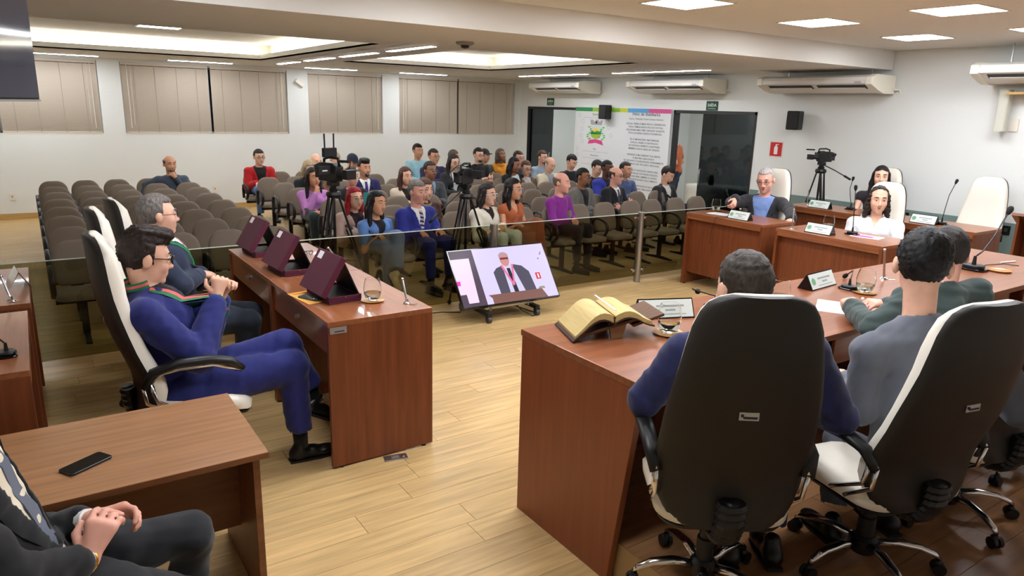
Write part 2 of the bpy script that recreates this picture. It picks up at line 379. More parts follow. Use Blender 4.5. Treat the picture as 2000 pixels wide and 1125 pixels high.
# ---- door frames and glass leaves
for k, (D, g) in enumerate(((D1, (14.12, 15.08)), (D2, (8.19, 9.42)))):
    f = MB(); f.box(XR-.01, XR+.13, D[0], D[0]+.04, 0, DZ); f.box(XR-.01, XR+.13, D[1]-.04, D[1], 0, DZ); f.box(XR-.01, XR+.13, D[0], D[1], DZ-.06, DZ)
    d = struct(f.build('door_%d' % (k+1), mat('door_frame_dark', (46,46,48), .4)))
    MB().box(XR+.05, XR+.06, g[0], g[1], .02, DZ-.06).build('glass_leaf', m_dark if k else m_dark, d)
    h = MB().tube([(XR+.03, g[1]-.06 if k else g[0]+.06, .85), (XR+.01, g[1]-.06 if k else g[0]+.06, .87), (XR+.01, g[1]-.06 if k else g[0]+.06, 1.13), (XR+.03, g[1]-.06 if k else g[0]+.06, 1.15)], .012, 8).build('pull_handle', m_steel, d, smooth=True)
b = MB(); 
for yy in (13.05, 13.75, 14.4): b.box(12.84, 12.9, yy, yy+.05, 1.35, 2.5)
for zz in (1.35, 1.9, 2.45): b.box(12.84, 12.9, 13.05, 14.45, zz, zz+.05)
w = struct(b.build('window_5', m_alu)); MB().box(12.86, 12.87, 13.05, 14.45, 1.37, 2.5).build('window_pane', mat('night_pane', (16,20,30), .08), w)
# ---- exit signs and the small signs
def sign_exit(y, z, sx, lab, w=.27, x=XR):
    t = thing('exit_sign', lab, 'sign', (x, y, z)); h = w*.62
    MB().box(-.012, 0, -w/2, w/2, -h/2, h/2).build('panel', mat('sign_green', (22,72,58), .5), t)
    text('lettering', 'SAÍDA', w*.27, mat('sign_white', (214,232,214), .5), t, onX(-.0126, 0, -.012), width=w*.78, bold=.002)
    text('lettering', 'DE EMERGÊNCIA', w*.1, mat('sign_white', (214,232,214), .5), t, onX(-.0126, 0, -h*.36), width=w*.7)
sign_exit(14.17, 2.36, 1, 'green SAÍDA sign above the dark far doorway'); sign_exit(9.18, 2.33, 1, 'green SAÍDA sign above the right-hand glass door')
sign_exit(9.75, 2.1, 1, 'small green SAÍDA sign seen through the open doorway', .22, 12.9)
t = thing('extinguisher_sign', 'red square sign with a white extinguisher symbol on the right wall', 'sign', (XR, 7.70, 1.63))
MB().box(-.006, 0, -.13, .13, -.13, .13).build('border', mat('sign_pale', (236,214,206), .5), t); MB().box(-.009, -.006, -.115, .115, -.115, .115).build('panel', mat('sign_red', (206,44,38), .5), t)
b = MB(); b.prism(rrect(.07, .13, .012, 3, 0, -.02), -.011, -.009, 'x'); b.prism(rrect(.03, .035, .004, 2, 0, .06), -.011, -.009, 'x'); b.prism([(.005,.07),(-.05,.075),(-.05,.085),(.005,.085)], -.011, -.009, 'x'); b.build('pictogram', m_paper, t)
# ---- wall boxes and outlets
def outlet(loc, lab, axis='y', w=.08, h=.12):
    t = thing('wall_outlet', lab, 'outlet', loc)
    if axis == 'y': MB().box(-w/2, w/2, -.012, 0, -h/2, h/2).build('cover', m_white, t, bevel=.003); MB().box(-.015, .015, -.014, -.012, -.02, .02).build('socket', mat('socket_grey', (170,170,168), .5), t)
    else: MB().box(-.012, 0, -w/2, w/2, -h/2, h/2).build('cover', m_white, t, bevel=.003); MB().box(-.014, -.012, -.015, .015, -.02, .02).build('socket', mat('socket_grey', (170,170,168), .5), t)
outlet((-.32, YB, .41), 'white outlet low on the back wall at the far left'); outlet((3.11, YB, .42), 'white outlet low on the back wall behind the empty chairs')
def dock(y, z, lab):
    t = thing('wall_outlet', lab, 'outlet', (XR-.012, y, z)); MB().box(-.012, 0, -.05, .05, -.06, .06).build('cover', m_black, t, bevel=.003); MB().box(-.014, -.012, -.02, .02, -.02, .03).build('socket', m_steel, t)
dock(5.35, .8, 'black wall socket on the grey dado, left of a pair'); dock(5.08, .79, 'black wall socket on the grey dado, right of a pair'); dock(4.02, .8, 'black wall socket on the grey dado near the right edge'); dock(6.85, .8, 'black wall socket on the dado behind the tripod')
# ---- printed partition boards between the doors
YM = 11.62
def board(y0, y1, lab):
    t = thing('printed_board', lab, 'board', (XR-.03, (y0+y1)/2, .08)); h = 2.17; w = (y1-y0)/2
    MB().box(-.03, .02, -w, w, 0, h).build('panel', mat('board_white', (226,230,232), .45), t); return t, h, w
t, h, w = board(YM, 13.12, 'tall white printed board with the coloured municipal coat of arms')
def band(t, x, a, b_, c, nm): MB().box(-.032, -.03, a, b_, h-.085, h).build('colour_band', mat(nm, c, .5), t)
band(t, 0, w-.6, w, (52,146,88), 'print_green'); band(t, 0, -w, w-.6, (150,200,66), 'print_lime')
P = lambda nm, c: mat('print_'+nm, c, .6)
text('lettering', 'Símbolos', .07, P('lime2', (150,160,70)), t, onX(-.0305, .02, h-.17), bold=.001)
for zz in (h-.22, 1.205, 1.06, .92): MB().box(-.0315, -.03, -.45, .45, zz-.002, zz+.002).build('rule', P('rule', (130,134,136)), t)
text('lettering', 'Hino', .05, P('grey', (90,94,100)), t, onX(-.0305, .02, 1.25), bold=.0005)
text('lettering', 'Monumentos', .05, P('grey', (90,94,100)), t, onX(-.0305, .02, 1.11))
for cx_, cz_ in ((.6, h-.17), (.62,1.25), (.62,1.1), (.62,.96), (.46,1.86), (.48,1.7), (.5,1.55), (-.36,1.88), (-.42,1.75), (-.5,1.58), (.46, 1.42)):
    MB().tube([(-.031, cx_+.045*math.cos(a), cz_+.045*math.sin(a)) for a in np.linspace(0, 2*math.pi, 17)[:-1]], .0025, 4, True).build('callout_ring', P('ring', (170,174,178)), t)
def flat(pts, nm, c, d, name='emblem_shape'):   # pts in (u to the right, z)
    MB().prism([(-u*1.4, 1.36+(z-1.04)*.775) for u, z in pts], -.03-d, -.03, 'x').build(name, P(nm, c), t)
u0, z0 = -.0, 1.45
flat([(u0-.15,1.74),(u0-.13,1.60),(u0+.13,1.60),(u0+.15,1.74),(u0+.1,1.74),(u0+.1,1.70),(u0+.05,1.70),(u0+.05,1.75),(u0-.02,1.75),(u0-.02,1.70),(u0-.07,1.70),(u0-.07,1.74)], 'mural_crown', (176,170,176), .002)
flat([(u0-.02,1.64),(u0+.02,1.64),(u0+.02,1.70),(u0-.02,1.70)], 'ink_dark', (40,40,46), .003)
flat([(u0-.13,1.57),(u0+.13,1.57),(u0+.125,1.33),(u0+.09,1.25),(u0,1.2),(u0-.09,1.25),(u0-.125,1.33)], 'shield_sky', (206,226,220), .002, 'shield')
flat([(u0+.085*math.cos(a), 1.42+.085*math.sin(a)) for a in np.linspace(0, math.pi, 12)], 'sun_yellow', (250,214,60), .003, 'sun')
flat([(u0-.128,1.37),(u0-.09,1.43),(u0-.03,1.40),(u0+.03,1.44),(u0+.08,1.42),(u0+.127,1.44),(u0+.125,1.35),(u0-.125,1.34)], 'hill_green', (46,148,90), .004, 'hills')
flat([(u0-.125,1.36),(u0+.127,1.36),(u0+.12,1.31),(u0+.09,1.25),(u0,1.2),(u0-.09,1.25),(u0-.12,1.31)], 'field_lime', (158,196,66), .004, 'field')
flat([(u0+.05,1.22),(u0+.09,1.25),(u0+.125,1.33),(u0+.08,1.26)], 'brown', (92,66,56), .005)
for sg in (-1, 1):
    for k in range(7):
        a = 1.2+.055*k; x = u0+sg*(.16+.045*math.sin(k*1.1)); flat([(x-.035,a),(x,a-.022),(x+.035,a+.01),(x,a+.03)], 'leaf_green', (104,190,110), .003, 'leaf')
        if k % 2 == 0 and sg < 0: flat([(x+.02,a+.01),(x+.04,a),(x+.045,a+.02),(x+.025,a+.03)], 'berry', (222,130,110), .004, 'berry')
flat([(u0-.19,1.06),(u0-.15,1.17),(u0,1.2),(u0+.15,1.17),(u0+.19,1.04),(u0+.1,1.07),(u0,1.1),(u0-.1,1.07)], 'ribbon_pink', (222,72,140), .005, 'ribbon')
t, h, w = board(10.14, YM, 'tall white printed board with the lines of a town hymn')
band(t, 0, w-.24, w, (208,212,66), 'print_yellow'); band(t, 0, w-.24-.62, w-.24, (92,170,226), 'print_blue'); band(t, 0, -w, w-.86, (220,84,150), 'print_pink')
text('lettering', 'Hino de Ibatiba/ES', .095, P('ink', (74,78,86)), t, onX(-.0305, -.05, 2.03), bold=.001, width=.8)
text('lettering', 'Letra e Melodia: David Gomes Santana', .05, P('ink', (74,78,86)), t, onX(-.0305, -.05, 1.945), width=.98)
HY = ['NOSSA TERRA É MAIS RICA E GENEROSA,', 'TUDO TEMOS NADA FALTA É DITOSA,', 'PEQUENINA MAS TEM CORAÇÃO GIGANTE,', 'POVO EXTENSO FORTE E PODEROSO.', '', 'ÉS O MUNICÍPIO IBATIBENSE,', 'FORÇA, UNIÃO E DISTINÇÃO,', 'DO ESTADO ESPÍRITO SANTENSE,', 'MEMBRO DESTA ÁREA DE TENSÃO.', '', 'DEFENDE COM CARINHO TUA GENTE,', 'Ó IBATIBA GRACIOSO!', 'SEU RECANTO É AGRADECIDO ETERNAMENTE', 'FORMADO NO TEU LEITO VIRTUOSO.', '', 'HONRE É TRADIÇÃO DESTE PAÍS,', 'NA TRADIÇÃO DO NOSSO ESTADO,', 'GRANDE SERÁ SEMPRE O CETRO,', 'SOBRE ESTE NOSSO SOLO AMADO.', '', 'TUA PLANTAÇÃO É RICA,', 'TEU FUTURO BRILHANTE,']
for i, l in enumerate(HY):
    if l: text('lettering', l, .05, P('ink', (74,78,86)), t, onX(-.0305, -.05, 1.845-.0635*i), bold=.0004, width=.0325*len(l))
# ---- wall air-conditioning units
def ac(y0, y1, lab, x0=9.98, z=2.55):
    t = thing('air_conditioner', lab, 'air conditioner', (XR, (y0+y1)/2, z), group='white wall air conditioners'); w = (y1-y0)/2; d = x0-XR
    pr = [(-.06,.24),(d+.10,.24),(d+.02,.21),(d,.17),(d,.115),(d+.06,.105),(d+.2,.035),(d+.34,0),(-.06,0)]
    MB().prism(pr, -w+.09, w-.09, 'y').build('casing', mat('ac_white', (234,232,226), .45), t, bevel=.006)
    pe = [(-.05,.25),(d+.12,.25),(d-.005,.21),(d-.01,.105),(d+.2,.025),(d+.34,-.012),(-.05,-.012)]
    for a, c in ((-w, -w+.1), (w-.1, w)): MB().prism(pe, a, c, 'y').build('end_cap', m_cream, t, bevel=.008)
    n = np.array((-.447, 0, -.894)); ax = np.array((.894, 0, -.447))
    for a in (-w+.14, .03):
        ln = (w-.2)/2; c = np.array((d+.115, a+ln, .076)) 
        MB().obox(c+n*.001, ax, (0,1,0), n, .05, ln, .003).build('air_slot', m_black, t)
        MB().obox(c+ax*.025+n*.012, ax, (0,1,0), n, .02, ln-.02, .004).build('louver', mat('ac_white', (234,232,226), .45), t)
    MB().box(d-.012, d-.008, -w+.16, -w+.26, .02+.1, .15).build('control_panel', mat('ac_grey', (188,190,190), .4), t)
    for a in (-w*.72, w*.72):
        MB().cyl((d*.35, a, .24), (d*.35, a, ZL-z if y0 > YS else ZH-z), .008, n=6).build('hanging_rod', m_steel, t)
    MB().tube([(-.1,-w-.02,.05),(-.03,-w-.06,.05),(-.005,-w-.06,.0)], .012, 6).build('cable', m_cream, t)
ac(12.3, 14.15, 'white wall air conditioner farthest back, above the first exit sign')
ac(8.85, 10.82, 'white wall air conditioner above the hymn board'); ac(5.78, 7.72, 'white wall air conditioner beside the step of the ceiling')
ac(2.6, 4.52, 'white wall air conditioner cut by the right edge', z=2.66)
MB_ = None
t = thing('wall_shelf', 'narrow yellowish wooden ledge under the rightmost air conditioner', 'shelf', (XR, 3.5, 2.56)); MB().box(-.3, 0, -.75, .72, -.03, 0).build('board', m_skirt, t); MB().box(-.2, 0, -.5, -.47, -.12, -.03).build('bracket', m_skirt, t)
# ---- speakers
def speaker(y, z, lab):
    t = thing('wall_speaker', lab, 'speaker', (XR, y, z), 0)
    o = MB().prism(rrect(.2, .3, .02, 3), -.3, -.1, 'x').build('cabinet', m_black, t, bevel=.006)
    MB().prism(rrect(.17, .26, .015, 3), -.312, -.3, 'x').build('grille', mat('speaker_grille', (34,34,36), .6, bump=((600,600,600), .3, .001)), t)
    for zz in (-.12, .1): MB().box(-.1, -.085, -.09, .09, zz-.02, zz+.02).build('bracket', m_black, t)
    MB().box(-.085, 0, -.02, .02, -.05, .05).build('wall_arm', m_alu, t); MB().box(-.02, 0, -.06, .06, -.09, .09).build('wall_plate', m_alu, t)
    for o in t.children: pass
    t.rotation_euler = (0, 0, R(14)); return t
speaker(12.0, 2.16, 'black wall speaker in front of the printed boards'); speaker(7.32, 2.12, 'black wall speaker left of the tripod camera, above the red sign')
t = thing('column_speaker', 'slim off-white column speaker on the wall at the right edge', 'speaker', (XR, 4.28, 2.33))
MB().prism(rrect(.13, .13, .03, 4, -.13, 0), -.26, .26, 'z').build('cabinet', mat('column_beige', (206,206,192), .5), t, smooth=40)
MB().box(-.07, 0, -.02, .02, -.05, .02).build('bracket', m_alu, t); MB().box(-.02, 0, -.16, -.06, -.26, -.1).build('junction_box', m_white, t, bevel=.004)
t = thing('wall_sensor', 'small tilted white motion sensor between two windows', 'sensor', (4.95, YB, 2.58)); MB().obox((0,-.05,0), (.8,0,-.6), (0,1,0), (.6,0,.8), .1, .03, .035).build('case', m_white, t, bevel=.006); MB().cyl((0,0,.03), (0,-.05,.03), .015, n=8).build('mount', m_white, t)
# ================================================================ FURNITURE
def pad(b, poly, levels, f):
    """stack scaled copies of an outline: levels = (depth, inset scale); f maps (u, w, depth) to 3-D"""
    P_ = np.array(poly); c = (P_.max(0)+P_.min(0))/2; hs = (P_.max(0)-P_.min(0))/2
    b.rings([[f(*(c+(p-c)*(1-ins/hs)), d) for p in P_] for d, ins in levels]); return b
# ---- auditorium chair (local +y is the way the sitter faces)
ROWL = [7.75, 8.58, 9.38, 10.18, 10.98, 11.78, 12.52, 13.35]; COLL = [.27, .71, 1.16, 1.64, 2.11]
ROWM = [7.95, 8.8, 9.7, 10.45, 11.2, 12.0, 12.95, 13.95]; COLM = [3.5, 4.0, 4.48, 5.0, 5.52]
ROWR = [7.9, 8.78, 9.72, 10.62, 11.5, 12.4, 13.3]; COLR = [6.47, 6.97, 7.5, 7.94, 8.47, 8.95]
def make_aud():
    t = thing('auditorium_chair', 'x', 'chair')
    ca, sa = math.cos(R(11)), math.sin(R(11))
    fb = lambda u, w, d: (u, -.20-(w-.5)*sa+d*ca, .5+(w-.5)*ca+d*sa)
    o1 = [(u*(1-.10*max(0, (w-.5))/.38), w) for u, w in rrect(.425, .42, (.09, .15), 6, 0, .675)]
    pad(MB(), o1, [(0,.012),(.006,.0),(.03,.0),(.045,.012),(.052,.04),(.055,.1)], fb).build('backrest', m_taupe, t, smooth=50)
    pad(MB(), o1, [(-.03,.06),(-.022,.012),(-.004,.004),(0,.006)], fb).build('back_shell', m_black, t, smooth=50)
    fs = lambda u, w, d: (u, w, .40+d)
    o2 = rrect(.42, .43, (.06, .1), 6, 0, .03)
    pad(MB(), o2, [(0,.02),(.01,.0),(.045,.0),(.06,.015),(.066,.06),(.068,.12)], fs).build('seat', m_taupe, t, smooth=50)
    pad(MB(), o2, [(-.02,.07),(-.01,.015),(0,.015)], fs).build('seat_pan', m_black, t, smooth=50)
    MB().tube([(0,-.08,.39),(0,-.19,.40),(0,-.235,.47),(0,-.245,.58)], .03, 8, ell=(1,.4)).build('back_bracket', m_black, t, smooth=True)
    MB().box(-.215, .215, -.03, .03, .34, .385).build('beam', m_black, t, bevel=.004)
    MB().box(-.03, .03, -.022, .022, .03, .35).build('leg', m_black, t, bevel=.004)
    MB().prism([(-.26,0),(.26,0),(.26,.018),(.0,.045),(-.26,.018)], -.025, .025, 'x').build('foot', m_black, t, bevel=.003)
    return t
def arm_mesh():
    pts = [(0,-.14,.42),(0,-.16,.55),(0,-.13,.655),(0,-.04,.685),(0,.08,.67),(0,.16,.62),(0,.175,.54),(0,.12,.46),(0,.04,.415)]
    c = [np.array(p) for p in pts]; sm = []
    for i in range(len(c)-1):
        for u in (0, .5): 
            p0, p1, p2, p3 = c[max(i-1,0)], c[i], c[i+1], c[min(i+2,len(c)-1)]
            sm.append(.5*((2*p1)+(p2-p0)*u+(2*p0-5*p1+4*p2-p3)*u*u+(3*p1-p0-3*p2+p3)*u**3))
    return MB().tube(sm+[c[-1]], .017, 7, ell=(1.0,1.5)).mesh('armrest', m_black, True)
aud0 = make_aud(); arm_me = arm_mesh(); first_used = [False]
ORD = ['front','second','third','fourth','fifth','sixth','seventh','eighth']; ORS = ['first','second','third','fourth','fifth','sixth']
def put_aud(x, yb, lab, arms):
    if not first_used[0]: c = aud0; first_used[0] = True; c.location = (x, yb-.27, 0); c.rotation_euler = (0,0,math.pi)
    else: c = dup_base(x, yb-.27)
    c['label'] = lab; c['group'] = 'rows of auditorium chairs'
    for s in arms: obj('armrest', arm_me, c, loc=(s*.222, 0, 0))
def dup_base(x, y):
    r = aud0.copy(); COL.objects.link(r); r.location = (x, y, 0); r.rotation_euler = (0,0,math.pi)
    for ch in aud0.children:
        if ch.name.startswith('armrest'): continue
        k = ch.copy(); COL.objects.link(k); k.parent = r
    return r
for rows, cols, bn, skip in ((ROWL, COLL, 'left', ()), (ROWM, COLM, 'middle', ()), (ROWR, COLR, 'right', ())):
    for i, y in enumerate(rows):
        for j, x in enumerate(cols):
            arms = (-1, 1) if (i == 0 or (i+j) % 2) and j == 0 else ((1, -1) if i == 0 and bn != 'left' else (1,))
            arms = (1, -1) if j == 0 else (-1,)
            put_aud(x, y, 'taupe auditorium chair, %s seat from the left in the %s row of the %s block' % (ORS[j], ORD[i], bn), arms)
put_aud(6.03, 7.9, 'taupe auditorium chair under the man in purple shirt, front row', (1,-1))
# ---- glass railing
GY = 6.63; rail = thing('glass_railing', 'smoked glass railing with steel posts between the desks and the rows of chairs', 'railing', (0, GY, 0))
PX_ = [-.75, 1.9, 4.25, 6.52, 8.6]
for a, c in zip(PX_, PX_[1:]): MB().box(a+.05, c-.05, -.005, .005, .085, .915).build('glass_panel', m_smoke, rail)
for a, c in zip(PX_, PX_[1:]): MB().box(a+.05, c-.05, -.006, .006, .913, .92).build('polished_edge', mat('glass_edge', (196,206,196), .15), rail)
for x in PX_:
    o = MB().tube([(x,0,0),(x,0,.93)], .052, 16, ell=(1,.75)).build('post', m_steel, rail, smooth=40)
    for s in (-1, 1):
        for z in (.16, .85): MB().cyl((x+s*.085,-.02,z), (x+s*.085,.02,z), .02, n=12).build('clamp', m_chrome, o, smooth=40); MB().box(x+min(0,s*.085), x+max(0,s*.085), -.008, .008, z-.012, z+.012).build('clamp_arm', m_steel, o)
MB().box(-2.45, -.8, -.005, .005, .085, .915).build('glass_panel', m_smoke, rail)
# ---- desks. dirn = side the sitter is on: 'x-','x+','y-'
def desk_x(name, lab, x0, x1, y0, y1, H, sit, drawer=True, grp=None, tagplate=False):
    """desk running along Y; sit = -1 sitter on the -x side, +1 on the +x side"""
    t = thing(name, lab, 'desk', ((x0+x1)/2, (y0+y1)/2, 0), group=grp); w, d = (x1-x0)/2, (y1-y0)/2; T = .03
    MB().box(-w, w, -d, d, H-T, H).build('top', m_redy, t, bevel=.002)
    for s in (-1, 1): MB().box(-w+.001, w-.001, s*d-(T if s > 0 else 0), s*d+(T if s < 0 else 0), .012, H-T).build('side_panel', m_redz, t, bevel=.002)
    fx = -sit*(w-.07); MB().box(min(fx, fx+sit*.02), max(fx, fx+sit*.02), -d+T, d-T, .16, H-T).build('front_panel', m_redz, t)
    MB().box(min(-sit*w, -sit*(w-.03)), max(-sit*w, -sit*(w-.03)), -d+T, d-T, H-T-.05, H-T).build('fascia', m_redy, t)
    if drawer:
        a = sit*(w-.02)
        o = MB().box(min(a, a-sit*.02), max(a, a-sit*.02), -d+T, d-T, H-T-.19, H-T-.006).build('drawer', m_redy, t, bevel=.002)
        MB().cyl((a, 0, H-.12), (a+sit*.012, 0, H-.12), .014, n=12).build('lock', m_steel, o); MB().box(a+min(0,sit*.03), a+max(0,sit*.03), -.004, .004, H-.135, H-.105).build('key', m_steel, o)
    if tagplate:
        MB().box(-w+.012, -w+.115, -d-.003, -d, H-.075, H-.035).build('inventory_plate', m_alu, t); MB().box(-w+.04, -w+.1, -d-.0036, -d-.003, H-.065, H-.058).build('plate_print', m_ink, t)
    for sx in (-1, 1):
        for s in (-1, 1): MB().cyl((sx*(w-.06), s*(d-.015), 0), (sx*(w-.06), s*(d-.015), .013), .018, n=8).build('foot', m_black, t)
    return t
desk_x('council_desk', 'mahogany desk nearest the camera of the joined pair, before the man in bright blue suit', 1.34, 2.03, 3.87, 5.08, .95, -1, tagplate=True)
desk_x('council_desk', 'mahogany desk at the far end of the joined pair, before the grey-haired man', 1.34, 2.03, 5.085, 6.33, .95, -1)
desk_x('council_desk', 'mahogany desk cut by the left edge, standing behind another, near the glass railing', -.79, -.095, 5.14, 6.27, .95, -1)
desk_x('council_desk', 'mahogany desk cut by the left edge, just behind the walnut table', -.81, -.11, 3.82, 4.96, .95, -1)
desk_x('council_desk', 'mahogany desk of the elderly man in dark jacket, closest to the glass railing', 7.0, 7.62, 5.12, 6.3, .95, 1, drawer=False)
desk_x('council_desk', 'mahogany desk of the woman in white shirt', 6.98, 7.66, 3.68, 4.93, .95, 1, drawer=False)
desk_x('council_desk', 'mahogany desk of the dark-haired woman, back row by the tripod', 9.0, 9.64, 5.02, 6.25, .95, 1, drawer=False)
desk_x('council_desk', 'mahogany desk in front of the empty white armchair', 8.93, 9.6, 3.67, 4.98, .95, 1, drawer=False)
# walnut table in the near left corner
t = thing('side_table', 'light walnut table with a phone in the near left corner', 'table', (-.15, 3.19, 0))
MB().box(-.85, .85, -.37, .37, .732, .76).build('top', m_brx, t, bevel=.003); MB().box(.79, .82, -.33, .33, 0, .732).build('side_panel', m_brz, t, bevel=.002); MB().box(-.82, -.79, -.33, .33, 0, .732).build('side_panel', m_brz, t, bevel=.002)
MB().box(-.79, .79, -.02, 0, .24, .732).build('modesty_panel', m_brz, t)
MB().box(-.85, .85, -.371, -.369, .733, .759).build('edge_band', m_brz, t)
# head table
HT = 1.06; t = thing('head_table', 'long mahogany head table running across the near right side', 'table', (2.07, 2.5, 0))
MB().box(0, 5.02, -.47, .44, HT-.035, HT).build('top', m_redx, t, bevel=.003)
MB().prism([(-.33,.0),(.43,0),(.43,HT-.035),(-.47,HT-.035)], .002, .04, 'x').build('end_panel', m_redlite, t, bevel=.003)
MB().prism([(-.33,.0),(.43,0),(.43,HT-.035),(-.47,HT-.035)], 4.97, 5.01, 'x').build('end_panel', m_redlite, t, bevel=.003)
MB().box(.04, 4.97, .38, .405, .10, HT-.035).build('front_panel', m_redz, t)
for a in (.3, 1.5, 2.7, 3.9):
    o = MB().box(a, a+.95, -.44, -.42, HT-.2, HT-.04).build('drawer', m_redx, t, bevel=.002)
    MB().cyl((a+.475,-.44,HT-.12), (a+.475,-.458,HT-.12), .014, n=12).build('lock', m_steel, o); MB().tube([(a+.475,-.46,HT-.12),(a+.48,-.465,HT-.17),(a+.47,-.465,HT-.2)], .004, 5).build('key', m_black, o)
for a in (1.35, 2.6, 3.8): MB().box(a, a+.03, -.38, .38, 0, HT-.035).build('divider', m_redz, t)
# ---- executive armchair (local +y forward, unscaled: seat .46)
def make_exec():
    t = thing('executive_chair', 'x', 'chair')
    def prof(z):
        u = (z-.40)/.85
        y = -.235-.12*u+.045*math.exp(-((u-.2)/.18)**2)-.02*math.exp(-((u-.72)/.2)**2)
        w = np.interp(u, [0,.03,.08,.18,.32,.55,.8,.9,.96,.985,1], [.17,.215,.25,.275,.284,.272,.232,.212,.18,.15,.10])
        th = np.interp(u, [0,.06,.2,.5,.8,.93,1], [.03,.062,.085,.07,.085,.07,.025])
        return y, w, th
    zs = [.40,.415,.44,.49,.55,.60,.68,.76,.84,.92,1.0,1.08,1.14,1.19,1.22,1.24,1.25]
    def loop(z, f0, f1, grow=0):
        y, w, th = prof(z); w += grow; out = []; n = 20
        for k in range(n):
            a = 2*math.pi*k/n; ca, sa = math.cos(a), math.sin(a)
            x = w*math.copysign(abs(ca)**.45, ca); q = math.copysign(abs(sa)**.6, sa)
            bow = .035*(x/w)**2*(w/.28)      # wings come slightly forward
            yy = y+bow+(f1*th if q > 0 else f0)*abs(q)*(1 if q > 0 else -1); out.append((x, yy, z))
        return out
    MB().rings([loop(z, .004, 1.) for z in zs]).build('back_cushion', m_white, t, smooth=60)
    b = MB(); b.rings([loop(z, .034, -.0, .006) for z in zs]); b.build('back_shell', m_shell, t, smooth=60)
    y, w, th = prof(.86); o = MB().box(-.035, .035, y-.037, y-.035, .845, .872).build('inventory_plate', m_alu, t); MB().box(-.02, .03, y-.0375, y-.037, .85, .858).build('plate_print', m_ink, o); MB().sphere((-.024, y-.037, .861), .006, 8, 5).build('emblem', m_ink, o)
    fs = lambda u, w, d: (u, w, .385+d-.03*math.exp(-((w-.27)/.07)**2)*(1 if w > .1 else 0)+.012*(u/.25)**2)
    pad(MB(), rrect(.53, .52, (.1, .14), 6, 0, .03), [(0,.03),(.012,.004),(.05,.0),(.075,.02),(.084,.07),(.087,.15)], fs).build('seat', m_white, t, smooth=60)
    pad(MB(), rrect(.53, .52, (.1, .14), 6, 0, .03), [(-.025,.1),(-.015,.02),(0,.012)], fs).build('seat_shell', m_black, t, smooth=60)
    for s in (-1, 1):
        a = [(s*.285,-.23,.60),(s*.30,-.19,.665),(s*.305,-.08,.695),(s*.305,.06,.69),(s*.30,.16,.665),(s*.295,.22,.62)]
        o = MB().tube(a, [.02,.026,.028,.028,.026,.018], 10, ell=(1.25,.8)).build('arm_pad', m_black, t, smooth=True)
        for q in (0, .035):
            c = [(s*(.285),-.235+q,.61),(s*.30,-.195+q,.655),(s*.305,-.1+q,.667),(s*.305,.08+q*.3,.662),(s*.297,.21,.61)]
            MB().tube(c, .0085, 8).build('arm_rail', m_chrome, o, smooth=True)
            MB().tube([(s*.285,-.235+q,.61),(s*.278,-.22+q*1.2,.52),(s*.27,-.10+q*2,.43),(s*.20,-.06+q*2,.375)], .0095, 8).build('arm_strut', m_chrome, o, smooth=True)
    path = [(0,-.06,.36),(0,-.15,.345),(0,-.225,.365),(0,-.265,.43),(0,-.275,.52)]; pp = []; rr = []
    for i in range(25):
        f = i/24*(len(path)-1.001); k = int(f); pp.append(np.array(path[k])+(np.array(path[k+1])-path[k])*(f-k)); rr.append(.05 if i % 2 else .042)
    MB().tube(pp, rr, 12, ell=(1.25,.8)).build('bellows', m_black, t, smooth=20)
    MB().tube(path, .03, 8, ell=(1,1)).build('back_bracket', m_black, t, smooth=True)
    MB().box(-.09, .09, -.11, .11, .335, .37).build('tilt_box', m_black, t, bevel=.008); MB().tube([(.08,0,.35),(.2,.02,.345),(.24,.02,.34)], .007, 6).build('lever', m_black, t)
    MB().lathe([(.028,.17),(.028,.335)], n=14).build('gas_lift', m_black, t, smooth=40); MB().lathe([(.036,.10),(.036,.22),(.03,.225)], n=16).build('lift_cover', m_black, t, smooth=40)
    MB().lathe([(.05,.06),(.056,.075),(.056,.12),(.04,.135)], n=16).build('hub', m_black, t, smooth=40)
    for k in range(5):
        a = R(90+72*k+20); c, s = math.cos(a), math.sin(a); P3 = lambda r, z: (c*r, s*r, z)
        o = MB().tube([P3(.045,.105),P3(.13,.118),P3(.22,.108),P3(.28,.085),P3(.298,.068)], [.024,.022,.019,.016,.012], 8, ell=(1,.75)).build('base_arm', m_chrome, t, smooth=True)
        cs = MB(); tx, ty = -s, c
        for q in (-.015, .015): cs.cyl((c*.30+tx*(q-.009), s*.30+ty*(q-.009), .027), (c*.30+tx*(q+.009), s*.30+ty*(q+.009), .027), .027, n=12)
        cs.cyl(P3(.298,.04), P3(.298,.075), .009, n=6); cs.sphere((c*.295, s*.295, .045), .02, 8, 5); cs.build('caster', m_black, o, smooth=40)
    return t
ex0 = make_exec(); ex_n = [0]
def put_exec(x, y, rz, lab, s=1.2, z=0):
    if ex_n[0] == 0: c = ex0; c.location = (x, y, z); c.rotation_euler = (0,0,R(rz))
    else: c = dup(ex0, (x, y, z), R(rz))
    c.scale = s if isinstance(s, tuple) else (s,)*3
    ex_n[0] += 1; c['label'] = lab; c['group'] = 'white and black executive armchairs'; return c
put_exec(2.21, 1.72, -36, 'white and black armchair seen square from behind, in front of the near right corner', (1.0,1.06,1.13), DS)
put_exec(2.99, 1.45, -13, 'white and black armchair with its back to us, second from the table end', 1.08, DS)
put_exec(3.79, 1.46, -8, 'white and black armchair partly hidden, third from the table end', 1.08, DS)
put_exec(4.65, 1.42, -5, 'white and black armchair cut by the right edge, fourth from the table end', 1.08, DS)
put_exec(.62, 4.26, -90, 'white armchair of the man in the bright blue suit', (1.12,1.12,1.2))
put_exec(.70, 5.46, -90, 'white armchair of the grey-haired man with a ribbon', (1.12,1.12,1.18))
put_exec(.86, 6.16, -86, 'empty white armchair by the railing, behind the grey-haired man', (1.1,1.1,1.16))
